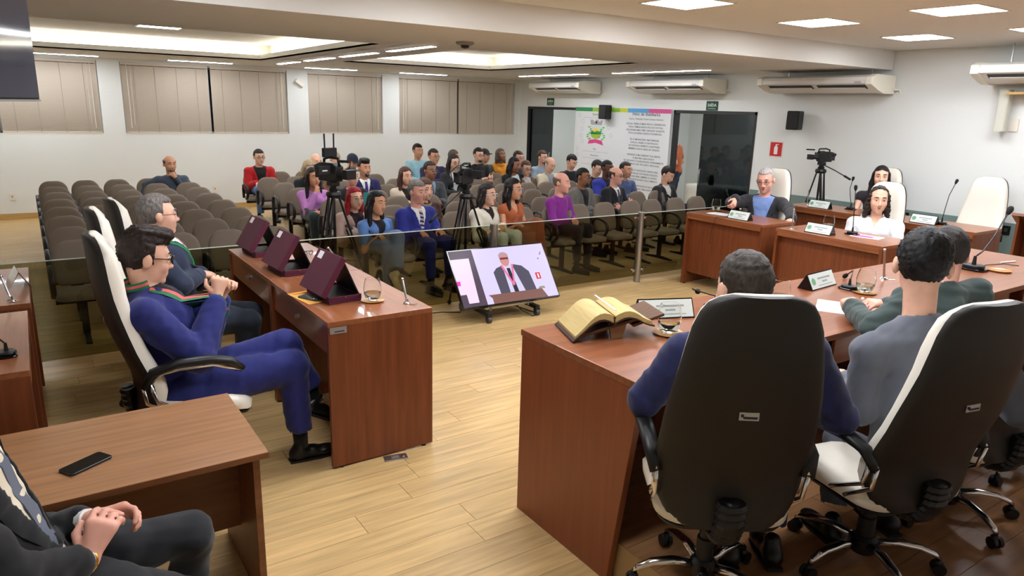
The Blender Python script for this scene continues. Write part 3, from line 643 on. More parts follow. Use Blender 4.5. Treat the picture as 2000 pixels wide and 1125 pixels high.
put_exec(8.0, 5.98, 86, 'white armchair of the elderly man in dark jacket', (1.0,1.05,1.2))
put_exec(8.1, 4.52, 84, 'white armchair of the woman in white shirt', (1.0,1.05,1.17))
put_exec(9.98, 5.55, 88, 'white armchair of the dark-haired woman by the wall', (1.0,1.05,1.2))
put_exec(9.9, 4.18, 84, 'empty white armchair facing the room near the right edge', (1.0,1.05,1.2))
put_exec(.0, 2.28, -75, 'armchair of the person in black suit in the near left corner', 1.1)
# ---- lectern at the far right
t = thing('lectern', 'mahogany lectern with a pink emblem at the right edge', 'lectern', (8.95, 2.93, 0), R(100))
MB().prism([(-.3,0),(.3,0),(.34,1.08),(-.34,1.08)], -.24, -.21, 'y').build('front_panel', m_redz, t)
for s in (-1, 1): MB().prism([(-.21,0),(.2,0),(.22,1.2),(-.21,1.05)], s*.3-.012, s*.3+.012, 'x').build('side_panel', m_redz, t)
MB().obox((0,0,1.15), (1,0,0), (0,.94,.34), (0,-.34,.94), .36, .28, .014).build('top', m_redx, t); MB().box(-.34, .34, -.262, -.24, .86, 1.13).build('sign_panel', mat('lectern_sign', (96,92,90), .5), t)
MB().cyl((0,-.262,1.0), (0,-.266,1.0), .09, n=24).build('emblem', mat('pink_print', (226,60,130), .5), t)
# ---- hanging television at the top left and screen on a trolley
t = thing('hanging_screen', 'dark switched-off screen hanging at the top left corner', 'television', (.055, 4.0, 2.165), R(70))
MB().box(-1.2, -.0, -.02, .02, .003, .7).build('frame', m_blackg, t, bevel=.003); MB().box(-1.19, -.01, -.024, -.02, .02, .69).build('glass', m_tvoff, t); MB().box(-1.2, -.0, -.026, -.02, .003, .012).build('bottom_trim', m_steel, t)
MB().cyl((-.6,.04,.35), (-.6,.04,.95), .025).build('ceiling_pole', m_black, t); MB().box(-.75, -.45, .02, .05, .2, .5).build('mount', m_black, t)
tvb = np.array((4.09, 5.95, .22)); tt = math.atan2(.5, .37)
t = thing('tilted_television', 'television on a low black trolley showing a speaker in a grey suit', 'television', (4.09, 5.95, .2), R(-1.5))
ex, ev, en = np.array((1.,0,0)), np.array((0, math.cos(tt), math.sin(tt))), np.array((0, -math.sin(tt), math.cos(tt)))
TW, TH = .605, .665
MB().obox(ev*TH/2-en*.02, ex, ev, en, TW, TH/2, .02).build('casing', m_blackg, t, bevel=.004)
MB().obox(ev*TH/2-en*.05, ex, ev, en, TW*.6, TH*.3, .03).build('rear_housing', m_black, t, bevel=.01)
scr = {}
def sm(nm, c, e=1.0):
    m = mat('screen_'+nm, (4,4,4), .2, spec=.08, emit=(c, .42*e)); return m
def sflat(pts, nm, c, lev, name='screen_picture'):   # u,v in 0..1 of the visible screen
    b = MB(); q = [ex*(u-.5)*2*(TW-.012)+ev*(.016+v*(TH-.03)) for u, v in pts]; n = len(q)
    b.add([p+en*(.0006+lev*.0006) for p in q]+[p+en*(.0001) for p in q], [tuple(range(n)), tuple(range(n,2*n))[::-1]]+[(i,(i+1)%n,n+(i+1)%n,n+i) for i in range(n)]); return b.build(name, sm(nm, c), t)
circ = lambda u, v, ru, rv, n=16: [(u+ru*math.cos(2*math.pi*k/n), v+rv*math.sin(2*math.pi*k/n)) for k in range(n)]
sflat([(0,0),(1,0),(1,1),(0,1)], 'wall', (214,204,246), 0)
sflat([(0,0),(.235,0),(.235,1),(0,1)], 'frame', (84,70,84), 1); sflat([(.0,.22),(.06,.22),(.06,.06),(.16,.06),(.185,.85),(.0,.85)], 'door', (240,212,250), 2); sflat([(0,.38),(.03,.38),(.035,.46),(0,.46)], 'pink', (232,60,190), 3)
sflat([(.30,0),(.30,.1),(.27,.16),(.84,.16),(.88,0)], 'desk', (130,92,84), 2)
sflat([(.4,.16),(.39,.55),(.43,.62),(.5,.66),(.62,.66),(.7,.62),(.76,.5),(.78,.16)], 'suit', (84,80,96), 3)
sflat([(.50,.16),(.5,.66),(.6,.66),(.66,.16)], 'shirt', (206,200,232), 4); sflat([(.545,.16),(.535,.6),(.57,.6),(.59,.16)], 'tie', (52,48,62), 5)
sflat([(.55,.28),(.48,.66),(.50,.67),(.56,.34),(.595,.67),(.615,.66),(.57,.28)], 'ribbon', (226,120,158), 6)
sflat(circ(.54,.76,.048,.125), 'skin', (206,140,134), 5); sflat([(.49,.79),(.492,.86),(.52,.9),(.56,.9),(.588,.86),(.59,.8),(.575,.85),(.54,.87),(.505,.85)], 'hair', (168,156,164), 6); sflat([(.498,.765),(.585,.765),(.585,.80),(.498,.80)], 'glasses', (92,66,72), 7)
sflat([(.82,.34),(.87,.34),(.87,.46),(.82,.46)], 'red', (212,60,66), 3); sflat([(.838,.36),(.853,.36),(.853,.44),(.838,.44)], 'white', (250,240,250), 4)
sflat([(.80,.16),(.88,.16),(.87,.2),(.82,.2)], 'cream', (150,146,130), 3)
for u, v in ((.94,.80),(.95,.83),(.905,.72)): sflat(circ(u,v,.008,.014,8), 'spot', (120,108,140), 3)
text('lettering', 'TV', .02, m_steel, t, Matrix(((1,0,0,-.55),(0,ev[1],en[1],ev[1]*.006),(0,ev[2],en[2],ev[2]*.006+.001),(0,0,0,1)))) if False else None
t = thing('screen_trolley', 'low black four-wheeled trolley under the tilted television', 'trolley', (4.12, 6.28, 0))
for x in (-.31, .31):
    MB().box(x-.025, x+.025, -.3, .3, .075, .115).build('side_beam', m_black, t, bevel=.004)
    MB().obox((x,.02,.24), (1,0,0), (0,.35,.94), (0,-.94,.35), .02, .17, .012).build('upright', m_black, t)
    MB().tube([(x*.8,-.2,.11),(x*.72,-.24,.21)], .014, 6).build('strut', m_steel, t)
    for y in (-.28, .28):
        o = MB().cyl((x-.02,y,.035), (x+.02,y,.035), .036, n=14).build('caster', mat('caster_grey', (60,58,62), .5), t, smooth=40); MB().box(x-.03, x+.03, y-.02, y+.02, .055, .08).build('fork', m_black, o)
MB().box(-.31, .31, -.21, -.18, .125, .15).build('cross_bar', m_steel, t, bevel=.003); MB().box(-.31, .31, .18, .22, .08, .11).build('cross_bar', m_black, t, bevel=.003)
MB().box(-.22, .3, .0, .06, .1, .17).build('cable_tray', m_black, t, bevel=.005)
MB().tube([(.1,-.1,.16),(.16,-.2,.06),(.24,-.3,.006),(.36,-.26,.006),(.33,-.1,.006),(.2,.1,.05)], .006, 6).build('cable', m_black, t, smooth=True)
MB().tube([(-.3,.25,.05),(-.38,.2,.006),(-.55,.3,.006),(-.8,.34,.006)], .006, 6).build('cable', m_black, t, smooth=True)
t = thing('floor_socket', 'metal floor socket plate on the planks beside the near desk', 'outlet', (1.735, 3.815, 0), R(-12)); MB().box(-.075, .075, -.035, .035, 0, .006).build('plate', m_steel, t, bevel=.002); MB().box(-.03, .02, -.015, .015, .006, .009).build('lid', m_alu, t); MB().cyl((.045,0,.006), (.045,0,.01), .01).build('screw', m_chrome, t)
# ---- tripods and video cameras
def tripod(x, y, h, lab, rz=0, spread=.42, handle=None):
    t = thing('tripod', lab, 'tripod', (x, y, 0), rz); hz = h-.14
    for k in range(3):
        a = R(90+120*k); c, s = math.cos(a), math.sin(a); q = lambda r, z, o=0: (c*r-s*o, s*r+c*o, z)
        b = MB()
        for o in (-.028, .028): b.tube([q(.05,hz,o), q(spread*.62,h*.38,o*.8)], .0105, 7)
        o1 = b.build('leg', m_black, t, smooth=40)
        b = MB(); b.tube([q(spread*.3,hz*.68), q(spread,.03)], .0105, 7); b.build('lower_leg', m_black, o1, smooth=40)
        MB().obox(q(spread*.62,h*.38), (c,s,0), (-s,c,0), (0,0,1), .022, .038, .03).build('leg_clamp', m_black, o1, bevel=.004); MB().sphere(q(spread,.028), .026, 8, 6).build('rubber_foot', m_black, o1, smooth=True)
        MB().tube([q(.02,h*.36), q(spread*.6,h*.34)], .008, 6).build('spreader', m_black, o1)
    MB().lathe([(.07,hz-.03),(.085,hz),(.075,hz+.03),(.05,hz+.04)], n=16).build('crown', m_black, t, smooth=40)
    MB().cyl((0,0,h*.33), (0,0,hz), .016).build('center_column', m_black, t)
    MB().lathe([(.045,hz+.03),(.05,hz+.06),(.035,hz+.075),(.035,hz+.1)], n=14).build('bowl', m_black, t, smooth=40)
    MB().box(-.045, .045, -.06, .06, h-.045, h).build('fluid_head', m_black, t, bevel=.006)
    if handle is not None:
        hx_, hy_, hz_ = handle; d = np.array((hx_*math.cos(rz)+hy_*math.sin(rz), -hx_*math.sin(rz)+hy_*math.cos(rz), hz_)); MB().tube([(0,0,h-.03), tuple(d*.45+(0,0,h-.02)), tuple(d+(0,0,h-.03))], .008, 7).build('pan_handle', m_black, t, smooth=True); MB().tube([tuple(d*.78+(0,0,h-.026)), tuple(d+(0,0,h-.03))], .016, 8).build('handle_grip', m_black, t, smooth=True)
    return t
m_red = mat('red_accent', (200,30,40), .4); m_grip = mat('cam_grey', (40,40,44), .5)
def videocam(x, y, z, lab, rz, wireless=False, s=1):
    t = thing('video_camera', lab, 'camera', (x, y, z), rz, scale=s)   # lens towards local +y
    MB().prism([(-.16,.005),(.08,.005),(.1,.05),(.1,.15),(.04,.185),(-.12,.185),(-.16,.14)], -.05, .05, 'x').build('body', m_black, t, bevel=.008)
    MB().tube([(0,.1,.085),(0,.2,.085),(0,.22,.085)], [.042,.04,.048], 16).build('lens', m_grip, t, smooth=40); MB().box(-.06, .06, .21, .27, .04, .13).build('lens_hood', m_black, t, bevel=.004)
    MB().tube([(0,-.13,.14),(0,-.12,.215),(0,-.05,.235),(0,.08,.23),(0,.1,.15)], .014, 8).build('top_handle', m_black, t, smooth=True)
    o = MB().obox((.13,.03,.12), (1,0,0), (0,1,0), (0,0,1), .07, .01, .04).build('flip_screen', m_grip, t, bevel=.003); MB().box(.1, .16, .041, .043, .11, .122).build('screen_mark', m_paper, o)
    MB().obox((0,-.2,.14), (1,0,0), (0,.94,.34), (0,-.34,.94), .028, .05, .025).build('eyepiece', m_black, t, bevel=.006)
    MB().tube([(.05,.14,.21),(.05,.30,.215)], .013, 10).build('microphone', m_black, t, smooth=40)
    MB().box(-.04, .04, -.22, -.16, .03, .11).build('battery', m_grip, t, bevel=.004)
    MB().cyl((-.052,-.02,.1), (-.056,-.02,.1), .02, n=14).build('audio_dial', m_red if wireless else m_grip, t)
    MB().tube([(-.03,.1,.19),(-.16,.08,.2),(-.21,.0,.12),(-.12,-.1,.04)], .006, 6).build('cable', m_black, t, smooth=True)
    if wireless:
        o = MB().box(-.08, .08, -.06, -.02, .235, .325).build('wireless_transmitter', m_black, t, bevel=.008)
        for xx in (-.055, .055): MB().tube([(xx,-.04,.32),(xx*1.05,-.04,.46)], .008, 7).build('antenna', mat('antenna_violet', (40,24,48), .4), o)
        MB().cyl((-.04,-.061,.28), (-.04,-.065,.28), .018, n=12).build('logo_disc', m_steel, o); MB().cyl((0,-.04,.22), (0,-.04,.27), .012).build('cold_shoe', m_black, o)
        MB().box(-.062, -.052, -.09, .05, .1, .16).build('audio_box', m_red, t, bevel=.004)
    return t
tripod(2.74, 7.55, 1.36, 'black tripod of the left video camera, in the aisle', .3, .42); videocam(2.74, 7.55, 1.36, 'black video camera with two aerials on the left tripod', R(200), True, 1.12)
tripod(4.16, 7.1, 1.33, 'black tripod standing between the man in blue suit and the woman in white jacket', 2.2, .44, (-.55,-.15,-.36)); videocam(4.16, 7.1, 1.33, 'black handycam with top handle on the middle tripod', R(-60), False, 1.0)
tripod(10.08, 6.45, 1.52, 'black tripod by the right wall behind the desks', .5, .36, (.1,-.44,-.2)); videocam(10.08, 6.45, 1.52, 'black camcorder on the tripod by the right wall', R(65), False, .85)
# ---- things on the desks
def tumbler(loc, lab, level=.35, coaster=True, s=1.0, clab=None):
    t = thing('glass_tumbler', lab, 'glass', (loc[0], loc[1], loc[2]+(.008 if coaster else 0)), scale=s, group='stemless water glasses')
    out = [(.028,.002),(.040,.012),(.049,.04),(.051,.07),(.046,.1),(.040,.125)]; inn = [(r-.0022, z+.001) for r, z in out[::-1]]; inn[-1] = (.02,.008)
    MB().lathe(out+inn, n=24).build('bowl', m_glass, t, smooth=50)
    if level:
        MB().lathe([(.02,.0085),(.0375,.0135),(.0462,.04),(.0470,.045)], n=24).build('water', m_water, t, smooth=50)
    if coaster:
        c = thing('coaster', clab or lab.replace('glass','amber coaster under the glass',1)[:90], 'coaster', loc, scale=s, group='amber glass coasters'); MB().lathe([(.05,0),(.062,.004),(.066,.008),(.055,.006),(.001,.005)], n=24).build('dish', m_amber, c, smooth=50)
def cable(name, pts, lab, r=.003, m=None):
    o = MB().tube(pts, r, 6).build(name, m or m_black, None, smooth=True); return tag(o, lab, 'cable')
def goose(loc, head, lab, bend=(0,0,0), s=1):
    t = thing('gooseneck_microphone', lab, 'microphone', loc, group='black gooseneck microphones'); h = np.array(head)-np.array(loc); L_ = np.linalg.norm(h)
    MB().prism(rrect(.1*s, .13*s, .03*s, 4), 0, .012*s, 'z').build('base', m_blackg, t, bevel=.003); MB().prism(rrect(.08*s, .1*s, .03*s, 4), .012*s, .03*s, 'z').build('base_top', m_black, t, bevel=.008)
    MB().cyl((0,0,.03*s), (0,0,.075*s), .011*s, .007*s).build('socket', m_black, t)
    b_ = np.array(bend); MB().tube([(0,0,.07*s), tuple(h*.3+(0,0,.05)+b_*.6), tuple(h*.65+(0,0,.03)+b_), tuple(h)], .0042*s, 7).build('gooseneck', m_black, t, smooth=True)
    d = h-(h*.65+np.array((0,0,.03))+b_); d /= np.linalg.norm(d); MB().tube([h-d*.005, h+d*.01*s, h+d*.035*s, h+d*.05*s, h+d*.055*s], [.006*s,.013*s,.017*s,.013*s,.004*s], 10).build('windscreen', mat('foam_black', (18,18,20), .9), t, smooth=True)
    return t
def plate(loc, rz, lab, face=True, w=.24, s=1):
    t = thing('name_plate', lab, 'name plate', loc, R(rz), 'tent shaped name plates', s); h = .085; d = .045   # local -y is the printed face
    MB().prism([(-d,0),(d,0),(.0,h)], -w/2, w/2, 'x').build('tent', m_blackg, t, bevel=.001)
    a = math.atan2(h, d); ev_ = np.array((0, math.cos(a), math.sin(a))); en_ = np.array((0,-math.sin(a), math.cos(a))); o_ = np.array((0,-d,0)); ln = math.hypot(h, d)
    Mx = lambda u, v, e: Matrix(((1,0,0,u),(0,ev_[1],en_[1],o_[1]+ev_[1]*v+en_[1]*e),(0,ev_[2],en_[2],ev_[2]*v+en_[2]*e),(0,0,0,1)))
    MB().obox(o_+ev_*ln*.5+en_*.0012, (1,0,0), ev_, en_, w/2-.006, ln/2-.007, .0012).build('printed_card', m_plaqw, t)
    o = MB().cyl(o_+ev_*ln*.5+np.array((-w*.36,0,0))+en_*.002, o_+ev_*ln*.5+np.array((-w*.36,0,0))+en_*.003, .02, n=16).build('crest', mat('crest_green', (110,166,130), .5), t)
    for v, wd in ((.62,.5),(.42,.2),(.22,.55)): MB().obox(o_+ev_*ln*v+np.array((w*.07,0,0))+en_*.0026, (1,0,0), ev_, en_, w*wd/2, .0045 if v != .22 else .002, .0004).build('print_line', mat('print_pale', (150,158,158), .5), t)
    return t
def rod(loc, top, lab, s=1):
    t = thing('desk_flagpole', lab, 'flagpole', loc, group='short steel desk flagpoles'); h = np.array(top)-np.array(loc)
    MB().lathe([(.024*s,0),(.022*s,.006*s),(.01*s,.012*s),(.008*s,.03*s)], n=14).build('foot', m_chrome, t, smooth=40); MB().tube([(0,0,.01), h*.98, h], [.0065*s,.0062*s,.004*s], 8).build('rod', m_steel, t, smooth=40)
    MB().sphere(h, .009*s, 8, 6).build('finial', m_chrome, t, smooth=True); MB().tube([(.0,-.03*s,.003),(.025*s,-.05*s,.003),(.045*s,-.04*s,.003)], .003*s, 5).build('clip', m_chrome, t)
H1 = .95
def case(x0, y0, lab):   # tent-standing open plaque case; outside of the lid towards -x
    t = thing('plaque_case', lab, 'case', (x0, y0, H1), R(3), 'open wine velvet plaque cases'); w, L2 = .225, .19
    b = MB(); b.box(0, w, -L2, L2, .0, .012); b.box(0, .012, -L2, L2, .012, .045); b.box(w-.012, w, -L2, L2, .012, .045); b.box(.012, w-.012, -L2, -L2+.012, .012, .045); b.box(.012, w-.012, L2-.012, L2, .012, .045); b.build('tray', m_wine, t, bevel=.003)
    MB().box(.012, w-.012, -L2+.012, L2-.012, .012, .03).build('lining', mat('black_satin', (20,14,22), .5), t)
    a = R(58); ev_ = np.array((math.cos(a),0,math.sin(a))); en_ = np.array((-math.sin(a),0,math.cos(a))); LL = .285
    o_ = np.array((-.035,0,.05))
    MB().obox(o_+ev_*LL/2+en_*.0, ev_, (0,1,0), en_, LL/2, L2*.98, .02).build('lid', m_wine, t, bevel=.004)
    MB().obox(o_+ev_*LL*.86+en_*.0205+np.array((0,-.105,0))*(-1), ev_, (0,1,0), en_, .026, .034, .0008).build('paper_sticker', m_paper, t)
    ap = o_+ev_*LL*.96; bt = np.array((w-.01,0,.04)); dv = bt-ap; ln = np.linalg.norm(dv); dv /= ln; nn = np.cross(dv, (0,1,0))
    MB().obox((ap+bt)/2, dv, (0,1,0), nn, ln/2, L2*.9, .004).build('easel_panel', mat('black_satin', (20,14,22), .5), t)
    for s in (-1, 1): MB().cyl((w*.5, s*(L2+.001), .04), (w*.5, s*(L2+.004), .04), .006, n=8).build('clasp', m_gold, t)
case(1.47, 4.42, 'open wine case nearest the camera, beside the phone on an envelope'); case(1.45, 5.28, 'middle open wine case of three on the joined desks'); case(1.44, 6.04, 'farthest open wine case of three, at the back end of the desks')
t = thing('envelope', 'orange-yellow envelope under a phone on the near desk', 'envelope', (1.45, 4.47, H1), R(8)); MB().box(-.10, .12, -.16, .16, 0, .003).build('sheet', mat('manila', (238,176,84), .6), t); MB().prism([(-.1,.16),(.12,.16),(.1,.12),(-.08,.12)], .003, .004, 'z').build('flap', mat('manila_dark', (226,150,62), .6), t)
def phone(loc, rz, lab, m, s=1, cams=False):
    t = thing('smartphone', lab, 'phone', loc, R(rz), scale=s); MB().prism(rrect(.075, .155, .012, 4), 0, .009, 'z').build('case', m, t, bevel=.002)
    if cams:
        o = MB().prism(rrect(.03, .032, .006, 3, .016, .055), .009, .0105, 'z').build('camera_bump', m_blackg, t)
        for q in ((.01,.06),(.022,.05)): MB().cyl((q[0],q[1],.0105), (q[0],q[1],.012), .006, n=10).build('lens', m_chrome, o)
    else: MB().prism(rrect(.068, .146, .01, 4), .009, .0096, 'z').build('screen', m_blackg, t)
    return t
phone((1.43, 4.43, H1+.003), 205, 'dark grey phone lying on the yellow envelope', mat('phone_grey', (70,74,76), .4), 1.1, True)
phone((*pz(168,908,.76)[:2], .76), -58, 'black phone lying on the light walnut table', mat('phone_black', (34,36,42), .25), 1.15)
tumbler((*pz(728,588,H1)[:2], H1), 'glass of water at the near end of the joined desks', clab='amber coaster under the water glass at the near end of the joined desks', s=1.15)
tumbler((*pz(640,545,H1)[:2], H1), 'glass behind the nearest wine case', clab='amber coaster of the glass behind the nearest wine case', s=1.15)
tumbler((*pz(545,497,H1)[:2], H1), 'glass between the two farther wine cases', coaster=False, s=1.1)
rod((*pz(795,593,H1)[:2], H1), py(786,545,pz(795,593,H1)[1]+.03), 'steel flagpole at the near corner of the joined desks', 1.1); rod((*pz(658,508,H1)[:2], H1), py(641,484,pz(658,508,H1)[1]), 'steel flagpole at the far side of the joined desks', 1.1)
t = thing('spectacles', 'small black folded spectacles lying on the far desk', 'glasses', (*pz(602,499,H1)[:2], H1), R(30)); 
for s in (-1, 1): MB().tube([(s*.035+.024*math.cos(a), 0.0, .02+.018*math.sin(a)) for a in np.linspace(0, 6.28, 13)[:-1]], .0025, 5, True).build('rim', m_black, t); MB().tube([(s*.058,0,.024),(s*.058,.06,.022),(s*.03,.12,.004)], .0025, 5).build('temple', m_black, t)
# right-hand desks
plate((7.13, 5.55, H1), -90, 'name plate on the desk of the elderly man', s=1.25); plate((7.12, 4.47, H1), -90, 'name plate on the desk of the woman in white shirt', s=1.3)
plate((9.13, 5.78, H1), -90, 'name plate on the back desk of the dark-haired woman', s=1.3); plate((9.08, 4.33, H1), -90, 'name plate on the desk before the empty white armchair', s=1.3)
tumbler((7.45, 6.2, H1), 'glass at the left end of the elderly man desk', s=1.2, clab='amber coaster at the left end of the elderly man desk'); tumbler((*pz(1617,447,H1)[:2], H1), 'glass on the desk of the woman in white shirt', coaster=False, s=1.25)
goose((7.3, 5.75, H1), px(1420,375,7.35), 'small microphone bent towards the elderly man', (0,.02,0), .9); goose((*pz(1664,458,H1)[:2], H1), py(1671,372,4.3), 'tall microphone in front of the woman in white', (0,0,0), 1.1)
goose((9.42, 5.5, H1), px(1665,353,9.4), 'microphone on the back desk of the dark-haired woman', (0,.03,0), 1.1); goose((9.2, 4.18, H1), px(1866,359,9.35), 'microphone before the empty white armchair', (0,.02,0), 1.1)
rod((7.12, 4.82, H1), (7.12, 4.82, 1.17), 'steel flagpole at the corner of the desk of the woman in white', 1.1); rod((9.3, 6.1, H1), (9.3, 6.1, 1.16), 'steel flagpole at the corner of the back desk near the tripod', 1.0)
def paper(loc, rz, w, h, lab, m=None, cat='paper'):
    t = MB().box(-w/2, w/2, -h/2, h/2, 0, .0015).build('paper_sheet', m or m_paper); t.location = loc; t.rotation_euler = (0,0,R(rz)); return tag(t, lab, cat)
paper((7.27, 5.98, H1), 8, .2, .28, 'white paper under the hand of the elderly man'); paper((7.42, 4.1, H1), 10, .21, .3, 'white paper beside the microphone of the woman in white')
paper((7.4, 4.13, H1+.0015), 14, .1, .2, 'bright pink leaflet lying on white paper', mat('pink_paper', (232,70,140), .5), 'leaflet')
t = thing('remote_box', 'small black and white device beside the elderly man hand', 'device', (7.2, 5.72, H1)); MB().box(-.03, .03, -.05, .05, 0, .03).build('body', m_black, t, bevel=.004); MB().box(-.02, .02, -.03, .03, .03, .034).build('keypad', m_paper, t)
cable('microphone_cable', [(7.2,5.66,H1+.004),(7.08,5.72,H1+.006),(6.985,5.8,H1+.004),(6.975,5.84,.8),(6.985,5.86,.6)], 'thin black cable hanging down the front of the elderly man desk')
# left desks
t = thing('name_plate', 'chrome tent name plate on the desk cut by the left edge', 'name plate', (*pz(36,556,H1)[:2], H1), R(96)); MB().prism([(-.06,0),(-.054,0),(0,.1),(.054,0),(.06,0),(0,.112)], -.12, .12, 'x').build('tent', m_chrome, t, bevel=.001); rod((*pz(22,588,H1)[:2], H1), py(2,540,pz(22,588,H1)[1]+.05), 'steel flagpole on the far desk at the left edge', 1.1)
goose((-.2, 4.1, H1), (-.5, 4.3, 1.2), 'microphone base on the near desk at the left edge', (0,0,.05), .9)
# head table things
t = thing('book_stand', 'brown leather book stand under the open book', 'stand', (2.42, 2.68, HT), R(-20), None, .9)
MB().obox((-.02,0,.075), (.97,0,.25), (0,1,0), (-.25,0,.97), .2, .15, .009).build('leaf', mat('stand_wood', (92,62,40), .5, noise=((3,30,30),.2)), t, bevel=.004); MB().obox((.22,0,.105), (.95,0,.3), (0,1,0), (-.3,0,.95), .1, .14, .009).build('leaf', mat('stand_wood', (92,62,40), .5), t, bevel=.004)
MB().prism([(.0,.0),(.07,0),(.09,.09),(-.02,.09)], -.13, -.11, 'y').build('foot', mat('stand_brass', (146,116,78), .5), t, bevel=.002); MB().prism([(.0,.0),(.07,0),(.09,.09),(-.02,.09)], .11, .13, 'y').build('foot', mat('stand_brass', (146,116,78), .5), t)
t = thing('open_book', 'large open book with gilt page edges on a stand', 'book', (2.42, 2.68, HT+.1), R(-20), None, .88)
m_gilt = mat('gilt_pages', (196,172,112), .45, noise=((6,6,260), .15)); m_cov = mat('book_leather', (60,36,28), .5)
def leafblock(sg, name):
    b = MB(); rs = []
    for k in range(9):
        u = k/8; x = sg*(.005+.23*u); top = .035+.035*math.sin(math.pi*min(1, u*1.25))*(1-.25*u)-.11*u*u*(1 if sg < 0 else .35); bot = top-.04*(1-.35*u)
        rs.append([(x,-.165,bot),(x,.165,bot),(x,.165,top),(x,-.165,top)])
    b.rings(rs); return b.build(name, [m_gilt], t, smooth=30)
leafblock(-1, 'left_pages'); leafblock(1, 'right_pages')
for sg in (-1, 1):
    b = MB(); rs = []
    for k in range(9):
        u = k/8; x = sg*(.0+.25*u); top = .035+.035*math.sin(math.pi*min(1, u*1.25))*(1-.25*u)-.11*u*u*(1 if sg < 0 else .35)-.041*(1-.35*u); rs.append([(x,-.175,top-.008),(x,.175,top-.008),(x,.175,top),(x,-.175,top)])
    b.rings(rs).build('cover', m_cov, t, smooth=30)
MB().box(-.01, .01, -.165, .165, .02, .03).build('spine', m_cov, t); MB().box(-.005, .005, -.17, .17, .07, .074).build('ribbon_marker', m_paper, t)
plate((4.42, 2.74, HT), 20-14, 'name plate standing on the head table between the two men', w=.27, s=1.25); plate((2.93, 2.74, HT), -22, 'name plate lying back beside the open book', w=.27, s=1.25)
tumbler((*pz(1305,652,HT)[:2], HT), 'glass half full of drink behind the shoulder of the man in navy', s=1.25, clab='amber coaster with the glass near the open book'); tumbler((*pz(1688,572,HT)[:2], HT), 'glass beside the clasped hands on the head table', s=1.2, clab='amber coaster under the glass beside the clasped hands'); tumbler((*pz(1522,592,HT)[:2], HT), 'glass just visible behind the black chair on the head table', coaster=False, s=1.2)
goose((*pz(1900,527,HT)[:2], HT), py(1968,418,2.5), 'tall microphone bending right over the head table', (-.02,0,-.06), 1.5); goose((*pz(1658,565,HT)[:2], HT), py(1655,536,2.75), 'short upright microphone near the clasped hands', (.05,0,.03), 1.0); goose((3.35, 2.72, HT), pz(1360,568,1.15), 'microphone pointing left beside the balding man', (-.1,0,.03), 1.0)
rod((*pz(1726,545,HT)[:2], HT), py(1728,488,2.6), 'steel flagpole on the head table between two heads', 1.25)
c = thing('coaster', 'amber coaster without glass at the right end of the head table', 'coaster', (*pz(1952,530,HT)[:2], HT), scale=1.3); MB().lathe([(.05,0),(.062,.004),(.066,.010),(.055,.006),(.001,.005)], n=24).build('dish', m_amber, c, smooth=50)
t = thing('pen', 'white pen lying at the right end of the head table', 'pen', (*pz(1970,513,HT)[:2], HT), R(-12)); MB().cyl((-.1,0,.006), (.08,0,.006), .006).build('barrel', m_paper, t); MB().cyl((.08,0,.006), (.1,0,.006), .006, .001).build('tip', m_steel, t)
paper((*pz(1632,600,HT)[:2], HT), 30, .3, .22, 'white sheet on the head table under the clasped hands')
cable('microphone_cable', [pz(1905,522,HT)+(0,0,.004), pz(1930,518,HT)+(0,0,.004), pz(1960,516,HT)+(0,0,.004), pz(1990,520,HT)+(0,0,.004)], 'thin cable from the tall microphone across the head table')
# ---- white-clothed table in the corridor
t = thing('cloth_table', 'table under a long white cloth seen through the right-hand doorway', 'table', (11.35, 9.2, 0)); MB().box(-.35, .35, -.85, .75, .78, .8).build('top', m_white, t)
ring = []; 
for k in range(64):
    a = k/64*4; i = int(a); f = a-i; cs = [(-.36,-.86),(.36,-.86),(.36,.76),(-.36,.76)]; p, q = np.array(cs[i]), np.array(cs[(i+1)%4]); ring.append(p+(q-p)*f)
MB().rings([[(p[0]*(1+.05*q+.03*q*math.sin(k*1.3)), p[1]*(1+.03*q+.012*q*math.sin(k*1.3)), .803-.75*q) for k, p in enumerate(ring)] for q in (0,.15,.5,1)], cap0=True, cap1=False).build('tablecloth', mat('white_cloth', (222,220,208), .8), t, smooth=True)
t = thing('coffee_jug', 'small dark jug on the clothed table behind the glass', 'jug', (11.25, 9.55, .805)); MB().lathe([(.05,0),(.06,.05),(.05,.14),(.035,.18),(.04,.2)], n=16).build('body', m_black, t, smooth=40); MB().tube([(0,.05,.05),(0,.1,.08),(0,.1,.14),(0,.04,.17)], .008, 6).build('handle', m_black, t)
